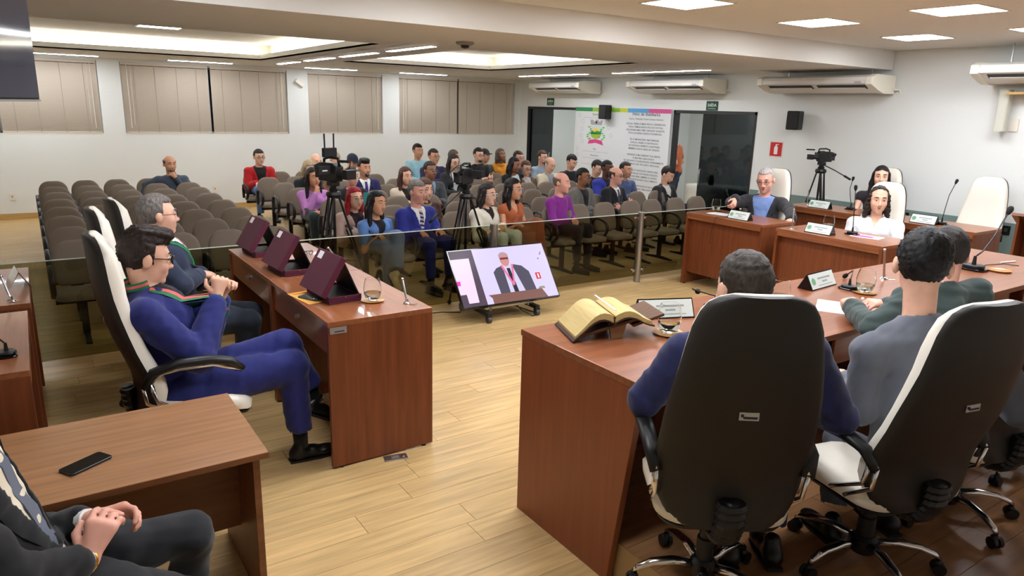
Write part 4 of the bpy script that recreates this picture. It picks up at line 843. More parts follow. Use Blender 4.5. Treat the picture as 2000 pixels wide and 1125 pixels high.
# ================================================================ PEOPLE: implicit surfaces -> one mesh per body / garment
A3 = lambda *v: np.array(v, float)
def unit(v): v = np.asarray(v, float); return v/(np.linalg.norm(v)+1e-12)
class Field:
    def __init__(s, lo, hi, h):
        s.h = h; s.lo = np.array(lo, float); s.n = np.maximum(4, np.ceil((np.array(hi)-s.lo)/h).astype(int)+1)
        s.D = np.full(tuple(s.n), 9., np.float32); s.ax = [(s.lo[k]+h*np.arange(s.n[k])).astype(np.float32) for k in range(3)]
    def sub(s, lo, hi, m):
        a = np.clip(np.floor((np.asarray(lo)-m-s.lo)/s.h).astype(int), 0, s.n); b = np.clip(np.ceil((np.asarray(hi)+m-s.lo)/s.h).astype(int)+1, 0, s.n)
        if (b <= a).any(): return None, None
        sl = tuple(slice(i, j) for i, j in zip(a, b)); g = np.meshgrid(*[s.ax[k][sl[k]] for k in range(3)], indexing='ij', sparse=True); return sl, g
    def comb(s, sl, d, k, op):
        c = s.D[sl]
        if op == 'u':
            if k > 0: t = np.maximum(k-np.abs(c-d), 0)/k; s.D[sl] = np.minimum(c, d)-t*t*k*.25
            else: s.D[sl] = np.minimum(c, d)
        else:
            d = -d
            if k > 0: t = np.maximum(k-np.abs(c-d), 0)/k; s.D[sl] = np.maximum(c, d)+t*t*k*.25
            else: s.D[sl] = np.maximum(c, d)
    def cap(s, a, b, ra, rb=None, k=.02, op='u'):
        a, b = np.asarray(a, float), np.asarray(b, float); rb = ra if rb is None else rb; r = max(ra, rb)
        sl, g = s.sub(np.minimum(a, b)-r, np.maximum(a, b)+r, k+3*s.h)
        if sl is None: return s
        ab = b-a; L = ab@ab+1e-12; t = np.clip(((g[0]-a[0])*ab[0]+(g[1]-a[1])*ab[1]+(g[2]-a[2])*ab[2])/L, 0, 1)
        d = np.sqrt((g[0]-a[0]-t*ab[0])**2+(g[1]-a[1]-t*ab[1])**2+(g[2]-a[2]-t*ab[2])**2)-(ra+(rb-ra)*t)
        s.comb(sl, d.astype(np.float32), k, op); return s
    def ell(s, c, r, M=None, k=.02, op='u'):
        c, r = np.asarray(c, float), np.asarray(r, float); M = np.eye(3) if M is None else M; e = np.sqrt(((M.T*r)**2).sum(1)); sl, g = s.sub(c-e, c+e, k+3*s.h)
        if sl is None: return s
        x, y, z = g[0]-c[0], g[1]-c[1], g[2]-c[2]; q = [M[i][0]*x+M[i][1]*y+M[i][2]*z for i in range(3)]
        k0 = np.sqrt(sum((q[i]/r[i])**2 for i in range(3)))+1e-9; k1 = np.sqrt(sum((q[i]/r[i]**2)**2 for i in range(3)))+1e-9
        s.comb(sl, (k0*(k0-1)/k1).astype(np.float32), k, op); return s
    def clip(s, fn, M, o, k=0):      # keep where fn(x,y,z) < 0 in frame M (rows = axes) at origin o
        g = np.meshgrid(*s.ax, indexing='ij', sparse=True); x, y, z = g[0]-o[0], g[1]-o[1], g[2]-o[2]
        q = [M[i][0]*x+M[i][1]*y+M[i][2]*z for i in range(3)]; d = fn(*q).astype(np.float32)
        if k: t = np.maximum(k-np.abs(s.D-d), 0)/k; s.D = np.maximum(s.D, d)+t*t*k*.25
        else: s.D = np.maximum(s.D, d)
        return s
    def noise(s, amp, f, seed=0):
        g = np.meshgrid(*s.ax, indexing='ij', sparse=True); r = np.random.default_rng(seed); tot = 0
        for o in range(3):
            v = r.normal(size=(3, 3)); v = v/np.linalg.norm(v, axis=1)[:, None]*f*(1+.7*o); ph = r.random(3)*6.28
            w = np.sin(v[0][0]*g[0]+v[0][1]*g[1]+v[0][2]*g[2]+ph[0]+1.3*np.sin(v[1][0]*g[0]+v[1][1]*g[1]+v[1][2]*g[2]+ph[1])); tot = tot+w/(1+.6*o)
        m = s.D < .06; s.D = np.where(m, s.D+(amp*tot).astype(np.float32), s.D); return s
    def at(s, p):
        q = (np.asarray(p)-s.lo)/s.h; i = np.clip(np.floor(q).astype(int), 0, s.n-2); f = np.clip(q-i, 0, 1); v = 0
        for a in (0,1):
            for b in (0,1):
                for c in (0,1): v += s.D[i[0]+a, i[1]+b, i[2]+c]*(f[0] if a else 1-f[0])*(f[1] if b else 1-f[1])*(f[2] if c else 1-f[2])
        return v
    def mesh(s, name, mats):
        D = s.D; S = D < 0; n = D.shape
        c8 = [(i,j,k) for i in (0,1) for j in (0,1) for k in (0,1)]
        cnt = np.zeros((n[0]-1, n[1]-1, n[2]-1), np.int8)
        for i,j,k in c8: cnt += S[i:n[0]-1+i, j:n[1]-1+j, k:n[2]-1+k]
        act = (cnt > 0) & (cnt < 8); ids = np.argwhere(act)
        if len(ids) == 0: return None
        V = np.stack([D[ids[:,0]+i, ids[:,1]+j, ids[:,2]+k] for i,j,k in c8], 1); pos = np.zeros((len(ids), 3)); num = np.zeros(len(ids)); c8a = np.array(c8, float)
        for a in range(8):
            for b in range(a+1, 8):
                if sum(abs(np.array(c8[a])-np.array(c8[b]))) == 1:
                    m = (V[:,a] < 0) != (V[:,b] < 0); t = np.where(m, V[:,a]/np.where(m, V[:,a]-V[:,b], 1), 0)
                    pos += m[:,None]*(c8a[a]+t[:,None]*(c8a[b]-c8a[a])); num += m
        pos = (pos/num[:,None]+ids)*s.h+s.lo
        idx = np.full(act.shape, -1, np.int32); idx[tuple(ids.T)] = np.arange(len(ids)); F = []
        for ax in range(3):
            u, v = [(1,2),(2,0),(0,1)][ax]; lo = [slice(None)]*3; hi = [slice(None)]*3
            lo[ax] = slice(0, n[ax]-1); hi[ax] = slice(1, n[ax]); e = S[tuple(lo)] != S[tuple(hi)]
            w = np.argwhere(e); ok = (w[:,u] > 0) & (w[:,v] > 0) & (w[:,u] < n[u]-1) & (w[:,v] < n[v]-1); w = w[ok]
            sg = S[tuple(w.T)]
            def nb(du, dv): q = w.copy(); q[:,u] -= du; q[:,v] -= dv; return idx[tuple(q.T)]
            q = np.stack([nb(1,1), nb(0,1), nb(0,0), nb(1,0)], 1); q[~sg] = q[~sg][:, ::-1]; F.append(q)
        F = np.concatenate(F).astype(np.int32); me = bpy.data.meshes.new(name)
        me.vertices.add(len(pos)); me.vertices.foreach_set('co', pos.astype(np.float32).ravel()); me.loops.add(F.size); me.loops.foreach_set('vertex_index', F.ravel())
        me.polygons.add(len(F)); me.polygons.foreach_set('loop_start', np.arange(0, F.size, 4, dtype=np.int32)); me.polygons.foreach_set('loop_total', np.full(len(F), 4, np.int32))
        me.polygons.foreach_set('use_smooth', np.ones(len(F), bool)); me.update(calc_edges=True); me.validate()
        for m in (mats if isinstance(mats, (list, tuple)) else [mats]): me.materials.append(m)
        return me
SKIN = {'light': (234,184,158), 'fair': (238,196,174), 'pink': (232,172,152), 'tan': (214,158,126), 'brown': (154,106,80), 'dark': (104,70,54)}
def m_skin(k): return mat('skin_'+k, SKIN[k], .48, spec=.4, noise=((18,18,18), .07, 3), sub=.08)
def m_hair(c): return mat('hair_%d_%d_%d' % c, c, .55, spec=.35, noise=((90,90,24), .45, 4), bump=((160,160,40), .6, .003))
def m_cloth(c, r=.8): return mat('cloth_%d_%d_%d' % c, c, r, spec=.25, sheen=.15, noise=((9,9,9), .08, 3), bump=((340,340,340), .12, .0006))
m_eyew = mat('eye_white', (226,222,216), .25); m_iris = mat('iris_dark', (44,28,20), .15); m_lensg = tinted('spectacle_lens', (232,236,238))
def frame(F, U):
    F = unit(F); X = unit(np.cross(F, U)); return np.stack([X, F, np.cross(X, F)])   # rows: right, forward, up
def rotz(a): c, s = math.cos(a), math.sin(a); return np.array([[c,-s,0],[s,c,0],[0,0,1]])
def head_dir(M, yaw_, pitch_, roll_=0):
    a, b, r = R(yaw_), R(pitch_), R(roll_); f = M.T @ A3(math.sin(a)*math.cos(b), math.cos(a)*math.cos(b), -math.sin(b)); u = M.T @ A3(math.sin(r)+math.sin(a)*math.sin(b), math.cos(a)*math.sin(b), math.cos(b)*math.cos(r)); return f, u
def hand(f, W, d, n, side, sz=1., curl=(25,35,25), k=.006, spread=5):
    """d: fingers, n: palm normal (fingers curl towards it), side: +1 thumb on cross(d,n)"""
    d = unit(d); n = unit(n-d*(n@d)); t = np.cross(d, n)*side; pl = .088*sz
    for o, r in ((-.028,.0145),(-.009,.016),(.010,.016),(.028,.0145)): f.cap(W+d*.006, W+d*pl+t*o*sz, .019*sz, r*sz, k=.014)
    for i, (o, ln) in enumerate(((.031,.074),(.0105,.083),(-.0105,.077),(-.031,.06))):
        a = R(spread*(1.5-i)); p = W+d*pl+t*o*sz; ang = 0; dd = d*math.cos(a)+t*math.sin(a)
        for j, (fr, cu) in enumerate(zip((.45,.32,.23), curl)):
            ang += R(cu+3*i); v = dd*math.cos(ang)+n*math.sin(ang); q = p+v*ln*fr*sz; f.cap(p, q, (.0098-.0009*j)*sz, (.0092-.0009*j)*sz, k=k*.6); p = q
    p = W+d*.028*sz+t*.03*sz; v = unit(d*.62+t*.62+n*.45); q = p+v*.045*sz; f.cap(p, q, .0145*sz, .0115*sz, k=.012); v = unit(d*.85+t*.15+n*.5); f.cap(q, q+v*.036*sz, .0112*sz, .0088*sz, k=.006)
NP = [0]
def person(name, label, J, st, group=None):
    """J: joints in world axes; st: style. Returns the root Empty."""
    NP[0] += 1; sd = NP[0]; o0 = A3(J['root'][0], J['root'][1], 0); t = thing('person', label, 'person', tuple(o0), group=group)
    rel = lambda k: np.asarray(J[k], float)-o0
    S = J.get('S', 1.); hs = J.get('hs', 1.1); h = J.get('h', .0125); fat = st.get('fat', 1.); fem = st.get('fem', 0)
    pel, neck, hd = rel('pel'), rel('neck'), rel('head'); T = frame(J['F'], neck-pel)     # torso frame
    if abs(unit(J['F'])@unit(neck-pel)) > .02: up_ = unit(neck-pel); Fv = unit(np.asarray(J['F'])-up_*(np.asarray(J['F'])@up_)); T = frame(Fv, up_)
    Hm = frame(J['HF'], J['HU']); hp = lambda x, y, z: hd+hs*(Hm.T @ A3(x, y, z)); tl = np.linalg.norm(neck-pel)/.5
    tp = lambda x, y, z: pel+T.T @ A3(x*S, y*S, z*tl)
    sh, el, wr = [[rel(k+s) for s in 'LR'] for k in ('sh','el','wr')]; hip, kn, an = [[rel(k+s) for s in 'LR'] for k in ('hip','kn','an')]
    def torso(f, off, k=.05, low=True):
        if low: f.ell(tp(0,-.01,.0), A3(.165*S*fat+off, .125*S*fat+off, .135*tl+off), T, k)
        f.ell(tp(0,.0+.02*(fat-1)*3,.17), A3(.148*S*fat+off, (.108*S*fat**1.6)+off, .16*tl+off), T, k)
        f.ell(tp(0,.0+.03*(st.get('ch',1)-1),.33), A3(.162*S*(.92 if fem else 1)+off, .112*S*st.get('ch',1)+off, .17*tl+off), T, k)
        if fem:
            for s in (-1,1): f.ell(tp(.07*s,.085,.30), A3(.06,.055,.062)*S*fem+off, T, .03)
        for i in (0,1): f.cap(neck-T[2]*.045*S, sh[i], .052*S+off, .058*S+off, k)
        f.cap(neck-T[2]*.1*S, neck-T[2]*.01, .07*S+off, .045*S+off, k)
    allp = np.array([pel, neck, hd]+sh+el+wr+hip+kn+an); 
    # ---------- body: head, neck, trunk, arms and hands in one surface
    f = Field(np.minimum(np.array([pel,hd]+sh+el+wr).min(0)-.24, hd-.2), np.maximum(np.array([pel,hd]+sh+el+wr).max(0)+.24, hd+.2), h)
    torso(f, -.018)
    bare = st.get('sleeve', 'long')
    for i in (0,1):
        f.cap(sh[i], el[i], .045*S*(.85 if fem else 1)*fat**.5, .037*S*(.85 if fem else 1), .03); f.cap(el[i], wr[i], .039*S*(.85 if fem else 1), .026*S*(.9 if fem else 1), .02)
    f.cap(neck-T[2]*.05*S, hp(0,-.02,-.05), .058*S*(.88 if fem else 1), .054*hs*(.86 if fem else 1), .03)
    jw = st.get('jaw', 1.)*(.93 if fem else 1)
    f.ell(hp(0,-.012,.032), A3(.078,.1,.09)*hs, Hm, .02); f.ell(hp(0,.032,-.02), A3(.066,.066,.085)*hs, Hm, .03); f.ell(hp(0,.034,-.062), A3(.057*jw,.056,.056)*hs, Hm, .03)
    f.cap(hp(-.036,.08,.03), hp(.036,.08,.03), .013*hs, None, .02); f.ell(hp(0,.079,-.1), A3(.026*jw,.02,.018)*hs, Hm, .02); f.ell(hp(0,.083,-.063), A3(.03,.017,.022)*hs, Hm, .02)
    for s in (-1,1): f.ell(hp(.04*s,.068,-.028), A3(.022,.02,.02)*hs, Hm, .03); f.ell(hp(.033*s,.102,.01), A3(.019,.015,.011)*hs, Hm, .012, 's')
    f.cap(hp(0,.094,.018), hp(0,.114,-.03), .0085*hs, .0125*hs, .012)
    for s in (-1,1): f.ell(hp(.0125*s,.105,-.034), A3(.009,.011,.008)*hs, Hm, .008); f.ell(hp(.082*s,-.010,-.006), A3(.013,.021,.033)*hs, Hm, .008)
    for i, s in enumerate('LR'):
        hd_ = J.get('hd'+s)
        if hd_ is not None: hand(f, wr[i], np.asarray(hd_[0], float), np.asarray(hd_[1], float), hd_[2], J.get('hsz', 1.05)*(.9 if fem else 1), hd_[3] if len(hd_) > 3 else (25,35,25))
    if 'legs' in st:   # bare legs
        for i in (0,1): f.cap(kn[i], an[i], .05*S, .034*S, .02)
    obj('body', f.mesh('body', m_skin(st['skin'])), t)
    # ---------- eyes, brows, lips
    eb = MB(); n = 10
    for s in (-1,1):
        e = MB(); c = hp(.0325*s,.0845,.0105); dirv = unit(Hm.T @ A3(st.get('look',0), 1, 0)); u = unit(np.cross(dirv, Hm[2])); v = np.cross(u, dirv); rr = .0122*hs; rings = []
        for a in (8,27,29,60,100,150): rings.append([c+rr*(math.cos(R(a))*dirv+math.sin(R(a))*(math.cos(2*math.pi*k/n)*u+math.sin(2*math.pi*k/n)*v)) for k in range(n)])
        e.mi = 1; e.rings(rings[:2], True, True, False); e.mi = 0; e.rings(rings[2:], True, False, True)
        me = e.mesh('eye', [m_eyew, m_iris], True); obj('eye', me, t)
        MB().tube([hp(.0165*s,.0975,.0345), hp(.033*s,.0965,.0405), hp(.052*s,.082,.035)], [.0042*hs,.0048*hs,.0025*hs], 6).build('eyebrow', m_hair(st.get('browc', st.get('hairc', (40,30,26)))), t, smooth=True)
        MB().tube([hp(.019*s,.0945,.0125), hp(.0325*s,.0985,.0185), hp(.047*s,.089,.0115)], .0026*hs, 6).build('eyelid', m_skin(st['skin']), t, smooth=True)
    lp = MB(); w = .023
    lp.tube([hp(-w,.09,-.0615), hp(-.008,.1015,-.0575), hp(0,.102,-.059), hp(.008,.1015,-.0575), hp(w,.09,-.0615)], [.002*hs,.0045*hs,.0045*hs,.0045*hs,.002*hs], 6); lp.tube([hp(-w,.09,-.0625), hp(0,.1015,-.0685), hp(w,.09,-.0625)], [.002*hs,.0058*hs,.002*hs], 6)
    lp.build('lips', mat('lips_'+st.get('lips','natural'), {'natural': (168,98,88), 'red': (172,40,52), 'dark': (98,58,54)}[st.get('lips','natural')], .4), t, smooth=True)
    # ---------- hair
    ht = st.get('hair', 'short'); hh = min(h, .010)
    if ht != 'none':
        lo, hi = hd-.17*hs, hd+.17*hs
        if ht in ('long','curly','bob'): lo = lo-A3(.06,.06,.34); hi = hi+A3(.06,.06,0)
        f = Field(lo, hi, hh); th = st.get('vol', .013 if ht not in ('long','bob') else .009)
        f.ell(hp(0,-.012,.034), A3(.079+th*.55,.1+th*.7,.09+th)*hs, Hm, 0)
        hl = st.get('hairline', .072); sb = st.get('burn', -.02)
        if ht == 'bald': f.clip(lambda x, y, z: np.maximum(z-.052*hs-.12*np.maximum(-y,0), np.maximum(y-.022*hs, np.where(y > -.02*hs, -.012*hs, -.078*hs)-z)), Hm, hd, .006)
        elif ht in ('short','bun','receding'):
            f.clip(lambda x, y, z: np.minimum(np.maximum(y-.018*hs, np.where(y > -.02*hs, sb*hs, -.078*hs)-z), np.maximum(hl*hs-z-.25*np.abs(x)*0+.0*y, -9)), Hm, hd, .01)
            for s in (-1,1): f.ell(hp(.092*s,-.008,-.012), A3(.03,.026,.036)*hs, Hm, .006, 's')
            if ht == 'receding': f.ell(hp(0,.085,.1), A3(.06,.06,.05)*hs, Hm, .02, 's')
            if ht == 'bun': f.ell(hp(0,-.115,.02), A3(.035,.035,.035)*hs, Hm, .02)
            if st.get('quiff'): f.ell(hp(.01,.055,.115), A3(.06,.05,.03)*hs, Hm, .03); f.ell(hp(0,-.0,.125), A3(.062,.08,.022)*hs, Hm, .03)
        else:
            dn = {'long': st.get('len', .30), 'curly': .15, 'bob': .13}[ht]
            bk = T.T @ A3(0,-.05,0)
            f.ell(hp(0,-.06,-.04), A3(.082,.05,.1)*hs, Hm, .03)
            for s in (-1,1):
                p0, p1 = hp(.07*s,.01,.03), hp(.082*s,-.01,-.08); f.cap(p0, p1, .026*hs, .03*hs, .03); p2 = p1-A3(0,0,dn-.06)+T[0]*s*.02+T[1]*(.045 if ht == 'long' else 0)
                f.cap(p1, p2, .03*hs, .022*hs, .03); f.cap(hp(.04*s,-.07,-.08), hp(.04*s,-.085,-.08)-A3(0,0,dn*.7), .04*hs, .03*hs, .04)
            pt = st.get('part', 0)
            f.clip(lambda x, y, z: np.minimum(np.minimum(y-.03*hs, st.get('hairline', .086)*hs-z-.35*np.abs(x-pt*hs)), .069*hs-np.abs(x)+.15*np.minimum(0,z)), Hm, hd, .01)
        if ht == 'curly': f.noise(.0042, 130, sd)
        else: f.noise(st.get('hn', .0018), 190, sd)
        me = f.mesh('hair', m_hair(st.get('hairc', (40,30,26))))
        if me: obj('hair', me, t)
    if st.get('beard'):
        f = Field(hd-.16*hs, hd+.14*hs, hh); f.ell(hp(0,.034,-.062), A3(.0602*jw,.0592,.0585)*hs, Hm, .0); f.ell(hp(0,.083,-.064), A3(.033,.0195,.0245)*hs, Hm, .02); f.ell(hp(0,.08,-.1), A3(.0285,.0225,.0205)*hs, Hm, .02)
        full = st['beard'] == 'full'
        f.clip(lambda x, y, z: np.maximum(np.maximum(z+(.036 if full else .042)*hs-.9*np.maximum(0,np.abs(x)-.03*hs)*full, (0 if full else .07)*hs-y), -(np.sqrt((x/1.35)**2+(z+.063*hs)**2)-.013*hs)), Hm, hd, .004); f.noise(.001, 200, sd)
        me = f.mesh('beard', m_hair(st.get('beardc', tuple(int(v*.75+38) for v in st.get('hairc', (40,30,26))))))
        if me: obj('beard', me, t)
    if st.get('glasses'):
        gc = mat('spec_%s' % st['glasses'], {'black': (24,24,26), 'white': (232,230,228), 'silver': (170,170,172), 'brown': (84,54,40)}[st['glasses']], .35); gw = st.get('gr', .0022); b = MB(); lb = MB()
        for s in (-1,1):
            q = [hp(s*.035+.0255*math.copysign(abs(math.cos(a))**.8, math.cos(a)), .112-.012*abs(math.cos(a))*(1 if math.cos(a)*s > 0 else .3), .006+.0185*math.copysign(abs(math.sin(a))**.8, math.sin(a))) for a in np.linspace(0, 2*math.pi, 17)[:-1]]
            b.tube(q, gw*hs, 5, True); lb.add(q, [tuple(range(16))]); b.tube([hp(s*.060,.1,.012), hp(s*.079,.07,.012), hp(s*.085,-.01,.010), hp(s*.083,-.03,-.008)], gw*.9*hs, 5)
        b.tube([hp(-.011,.113,.012), hp(0,.119,.015), hp(.011,.113,.012)], gw*.9*hs, 5); g = b.build('glasses', gc, t, smooth=True); lb.build('lens', m_lensg, g)
    if ht == 'capped' or st.get('cap'):
        c = st['cap']; f = Field(hd-.15*hs, hd+A3(.2,.2,.2)*hs, .01); f.ell(hp(0,-.012,.04), A3(.09,.112,.098)*hs, Hm, 0)
        if c[0] == 'cap': f.clip(lambda x, y, z: .045*hs-z, Hm, hd, .004); f.ell(hp(0,.12,.052), A3(.07,.075,.008)*hs, Hm, .01)
        else: f.clip(lambda x, y, z: .025*hs-z-.35*y, Hm, hd, .006)
        obj('cap' if c[0] == 'cap' else 'knit_hat', f.mesh('cap', m_cloth(c[1])), t)
    # ---------- upper garments
    kind = st.get('top', 'shirt'); slv = bare; off = {'suit': .014, 'shirt': .004, 'jacket': .02, 'tee': .003}.get(kind, .006)
    lo = np.array([pel]+sh+el+wr).min(0)-.22*S; hi = np.array([pel,neck]+sh+el+wr).max(0)+A3(.22,.22,.16)*S; hg = J.get('hg', h*1.25)
    ab = st.get('arm', 1.); lb_ = st.get('leg', 1.)
    def garment(off, slv, wr_gap=.02, seed=0, crease=None):
        f = Field(lo, hi, hg); torso(f, off, .05)
        for i in (0,1):
            q = .88 if fem else 1; L_ = np.linalg.norm(wr[i]-el[i]); w_ = wr[i]+(el[i]-wr[i])*(wr_gap/L_)
            if slv == 'none': f.cap(sh[i], sh[i]+(el[i]-sh[i])*.08, .05*S*q+off, None, .03)
            elif slv == 'short': e = sh[i]+(el[i]-sh[i])*.62; f.cap(sh[i], e, .054*S*q+off, .054*S*q+off, .03)
            else: f.cap(sh[i], el[i], .060*S*q*ab+off, .051*S*q*ab+off, .03); f.cap(el[i], w_, .051*S*q*ab+off, .038*S*q*ab+off, .02)
        f.noise(st.get('crease', .0022), 42/S, sd*7+seed)
        return f
    up_cut = lambda f, rad=.07: f.cap(neck+T[2]*.03+T[1]*.015, hp(0,.0,-.03), rad*S, .09*hs, .01, 's')
    if st.get('under'):
        f = garment(off-.008, 'none'); up_cut(f, .062); obj('shirt', f.mesh('shirt', m_cloth(st['under'], .7)), t); fu = f
    f = garment(off, slv, J.get('cuff', .02))
    up_cut(f, .066 if st.get('under') else .062)
    vb, vw = st.get('vb', .12), st.get('vw', .085)       # bottom height (share of .5 torso) and width at the neck of the open front
    if st.get('under') or st.get('vneck'):
        if st.get('vneck'): vb, vw = st['vneck']
        f.clip(lambda x, y, z: np.minimum(.03*S-y*-1*-1, np.maximum(0,(z/tl-vb)/(.5-vb))*vw*S-np.abs(x)) if False else np.minimum(y-.02*S, np.where(z/tl > vb, (z/tl-vb)/(.5-vb)*vw*S, st.get('vmin', 0.)*S-.0001)-np.abs(x)), T, pel, .004)
    obj({'suit': 'suit_jacket', 'jacket': 'jacket', 'tee': 't_shirt', 'shirt': 'shirt', 'blouse': 'blouse', 'hoodie': 'hooded_sweater'}.get(kind, 'top'), f.mesh('top', m_cloth(st['topc'])), t); ft = f
    def proj(fd, x, z, lift=.003):
        for y in np.arange(.34, -.1, -.006):
            if fd.at(tp(x, y, z)) < 0: return tp(x, y, z)+T[1]*lift
        return tp(x, .0, z)+T[1]*lift
    def ribbon(fd, pts, name, ms, lift=.004, thick=.004, cols=1):
        P_ = []
        for i, (x, z, w) in enumerate(pts):
            a = pts[max(0,i-1)]; b = pts[min(len(pts)-1,i+1)]; dx, dz = (b[0]-a[0])*S, (b[1]-a[1])*tl; L_ = math.hypot(dx, dz)+1e-9; nx, nz = -dz/L_, dx/L_
            P_.append([proj(fd, x+nx*w*u, z+nz*w*u*S/tl, lift) for u in np.linspace(-.5, .5, cols+1)])
        b = MB(); m = len(P_)
        for c in range(cols):
            b.mi = c % (len(ms) if isinstance(ms, (list, tuple)) else 1)
            b.rings([[P_[i][c], P_[i][c+1], P_[i][c+1]+T[1]*thick, P_[i][c]+T[1]*thick] for i in range(m)])
        return b.build(name, ms, t, smooth=50)
    if st.get('tie'):
        tc = m_cloth(st['tie'], .5) if not st.get('stripe') else [m_cloth(st['tie'], .5), m_cloth(st['stripe'], .5)]
        if st.get('stripe'):
            pts = [(0, z, np.interp(z, [vb-.05,.42,.46], [.075,.042,.05])) for z in np.linspace(.455, max(.02, vb-.1), 15)]
            b = MB(); q = [[proj(fu, x-w/2, z, .004), proj(fu, x+w/2, z+.02, .004)] for x, z, w in pts]
            for i in range(14): b.mi = i % 2; b.rings([[a[0], a[1], a[1]+T[1]*.004, a[0]+T[1]*.004] for a in (q[i], q[i+1])])
            b.build('necktie', tc, t)
        else: ribbon(fu, [(0, z, np.interp(z, [vb-.05,.42,.46], [.072,.040,.048])) for z in np.linspace(.462, max(.02, vb-.06), 12)], 'necktie', tc)
    if st.get('under') and kind in ('suit',):
        for s in (-1,1): ribbon(ft, [(s*(.012+vw*(z-vb)/(.5-vb)+.02*math.sin(math.pi*(z-vb)/(.47-vb))), z, .012+.055*math.sin(math.pi*min(1,.15+.85*(z-vb)/(.47-vb)))) for z in np.linspace(vb+.005, .465, 10)], 'lapel', m_cloth(st['topc']), .002, .005)
    if st.get('collar'):
        fc = fu if st.get('under') else ft
        for s in (-1,1): ribbon(fc, [(s*.055,.485,.03),(s*.04,.455,.045),(s*.045,.42,.02)], 'collar', m_cloth(st['collar'], .7), .004, .004)
    if st.get('sash'):
        g, p_, g2 = mat('ribbon_green', (20,112,66), .6), mat('ribbon_pink_red', (226,92,98), .6, noise=((60,60,60),.25)), mat('ribbon_green', (20,112,66), .6)
        for s in (-1,1): ribbon(ft, [(s*(.085*(1-u)**.8+.008), .505-.33*u, .062) for u in np.linspace(0, 1, 12)], 'medal_ribbon', [g, p_, g2], .007, .003, 3)
        b = MB(); q = [[neck+T[0]*S*.088*math.cos(a)+T[1]*S*(-.015+.078*math.sin(a))+T[2]*(.012+z_) for z_ in (0,.014,.028,.040)] for a in np.linspace(R(25), R(-205), 17)]
        for c in range(3): b.mi = c; b.rings([[w_[c], w_[c+1], w_[c+1]+T[2]*.0+unit(w_[c+1]-neck)*.004, w_[c]+unit(w_[c]-neck)*.004] for w_ in q])
        b.build('medal_ribbon', [g, p_, g2], t)
    if st.get('cuffs'):
        for i in (0,1): d = unit(el[i]-wr[i]); MB().tube([wr[i]+d*.008, wr[i]+d*.04], [.034*S, .037*S], 14).build('shirt_cuff', m_cloth(st['cuffs'], .7), t, smooth=40)
    if st.get('watch'): i = 'LR'.index(st['watch'][0]); d = unit(el[i]-wr[i]); MB().tube([wr[i]+d*.002+.030*S*(math.cos(a)*unit(np.cross(d, A3(0,.3,1)))+math.sin(a)*unit(np.cross(d, np.cross(d, A3(0,.3,1))))) for a in np.linspace(0, 6.283, 15)[:-1]], .006, 6, True).build(st['watch'][1], m_gold if st['watch'][1] == 'bracelet' else m_black, t, smooth=True)
    if kind == 'hoodie': MB().tube([neck+T[0]*.085*S*math.cos(a)+T[1]*S*(.0+.085*math.sin(a))+T[2]*(.0-.03*math.sin(a)) for a in np.linspace(0, 6.283, 19)[:-1]], .03*S, 8, True).build('hood', m_cloth(st['topc']), t, smooth=True)
    if st.get('scarf'): MB().tube([neck+T[0]*.085*S*math.cos(a)+T[1]*S*(.01+.085*math.sin(a))+T[2]*(-.005-.03*math.sin(a)) for a in np.linspace(0, 6.283, 19)[:-1]], .026*S, 8, True).build('scarf', m_cloth(st['scarf']), t, smooth=True)
    if st.get('print'):
        for z, c, w in st['print']: ribbon(ft, [(-w/2+w*u, z, .05) for u in np.linspace(0, 1, 7)], 'shirt_print', m_cloth(c), .003, .002)
    # ---------- lower garments and shoes
    if 'noleg' not in J:
        bl_ = st.get('bottomc', (30,32,38)); hl_ = J.get('hl', hg*1.25); lo = np.array([pel]+hip+kn+an).min(0)-.2*S; hi = np.array([pel]+hip+kn+an).max(0)+.2*S
        f = Field(lo, hi, hl_); f.ell(pel-T[2]*.02+T[1]*-.01*S, A3(.168,.125,.12)*S*fat, T, .04); wd = st.get('wide', 1.)
        for i in (0,1):
            f.cap(hip[i], kn[i], .098*S*fat**.6*lb_, .07*S*wd**.5*lb_, .03)
            if st.get('bottom') == 'skirt': f.cap(kn[i], kn[i]+(an[i]-kn[i])*.35, .062*S, .06*S, .03)
            else: f.cap(kn[i], kn[i]+(an[i]-kn[i])*st.get('hem',.93), .067*S*wd**.5*lb_, .054*S*wd*lb_, .025)
        f.noise(st.get('crease', .003), 36/S, sd*3+1)
        if st.get('bottom') != 'skirt':
            for i in (0,1):
                v = unit(an[i]-kn[i]); c = kn[i]+(an[i]-kn[i])*(st.get('hem',.93)+.09); f.cap(c, c+v*.16*S, .09*S, .09*S, .004, 's')
        obj('skirt' if st.get('bottom') == 'skirt' else 'trousers', f.mesh('trousers', m_cloth(bl_)), t)
        for i, s in enumerate('LR'):
            fd = unit(np.asarray(J.get('ft'+s, T[1]*1.), float)); upv = unit(kn[i]-an[i]) if J.get('ft'+s) is not None and 'hang'+s in J else A3(0,0,1); fm = frame(fd, upv-fd*(upv@fd)); a = an[i]
            f = Field(a-.26*S, a+.26*S, min(.012, hl_)); g = lambda x, y, z: a+S*(fm.T @ A3(x, y, z))
            f.cap(g(0,-.035,-.055), g(0,.06,-.055), .036*S, .038*S, .02); f.ell(g(.0,.13,-.062), A3(.044,.075,.03)*S, fm, .03); f.cap(g(0,-.02,-.05), g(0,-.005,.005), .038*S, .036*S, .03)
            f.clip(lambda x, y, z: -.09*S-z, fm, a, .004); sh_ = obj('shoe', f.mesh('shoe', mat('shoe_%s' % st.get('shoe', 'black'), {'black': (18,17,18), 'brown': (88,56,36), 'beige': (214,196,158), 'white': (225,225,225), 'grey': (70,72,76)}[st.get('shoe', 'black')], .32)), t)
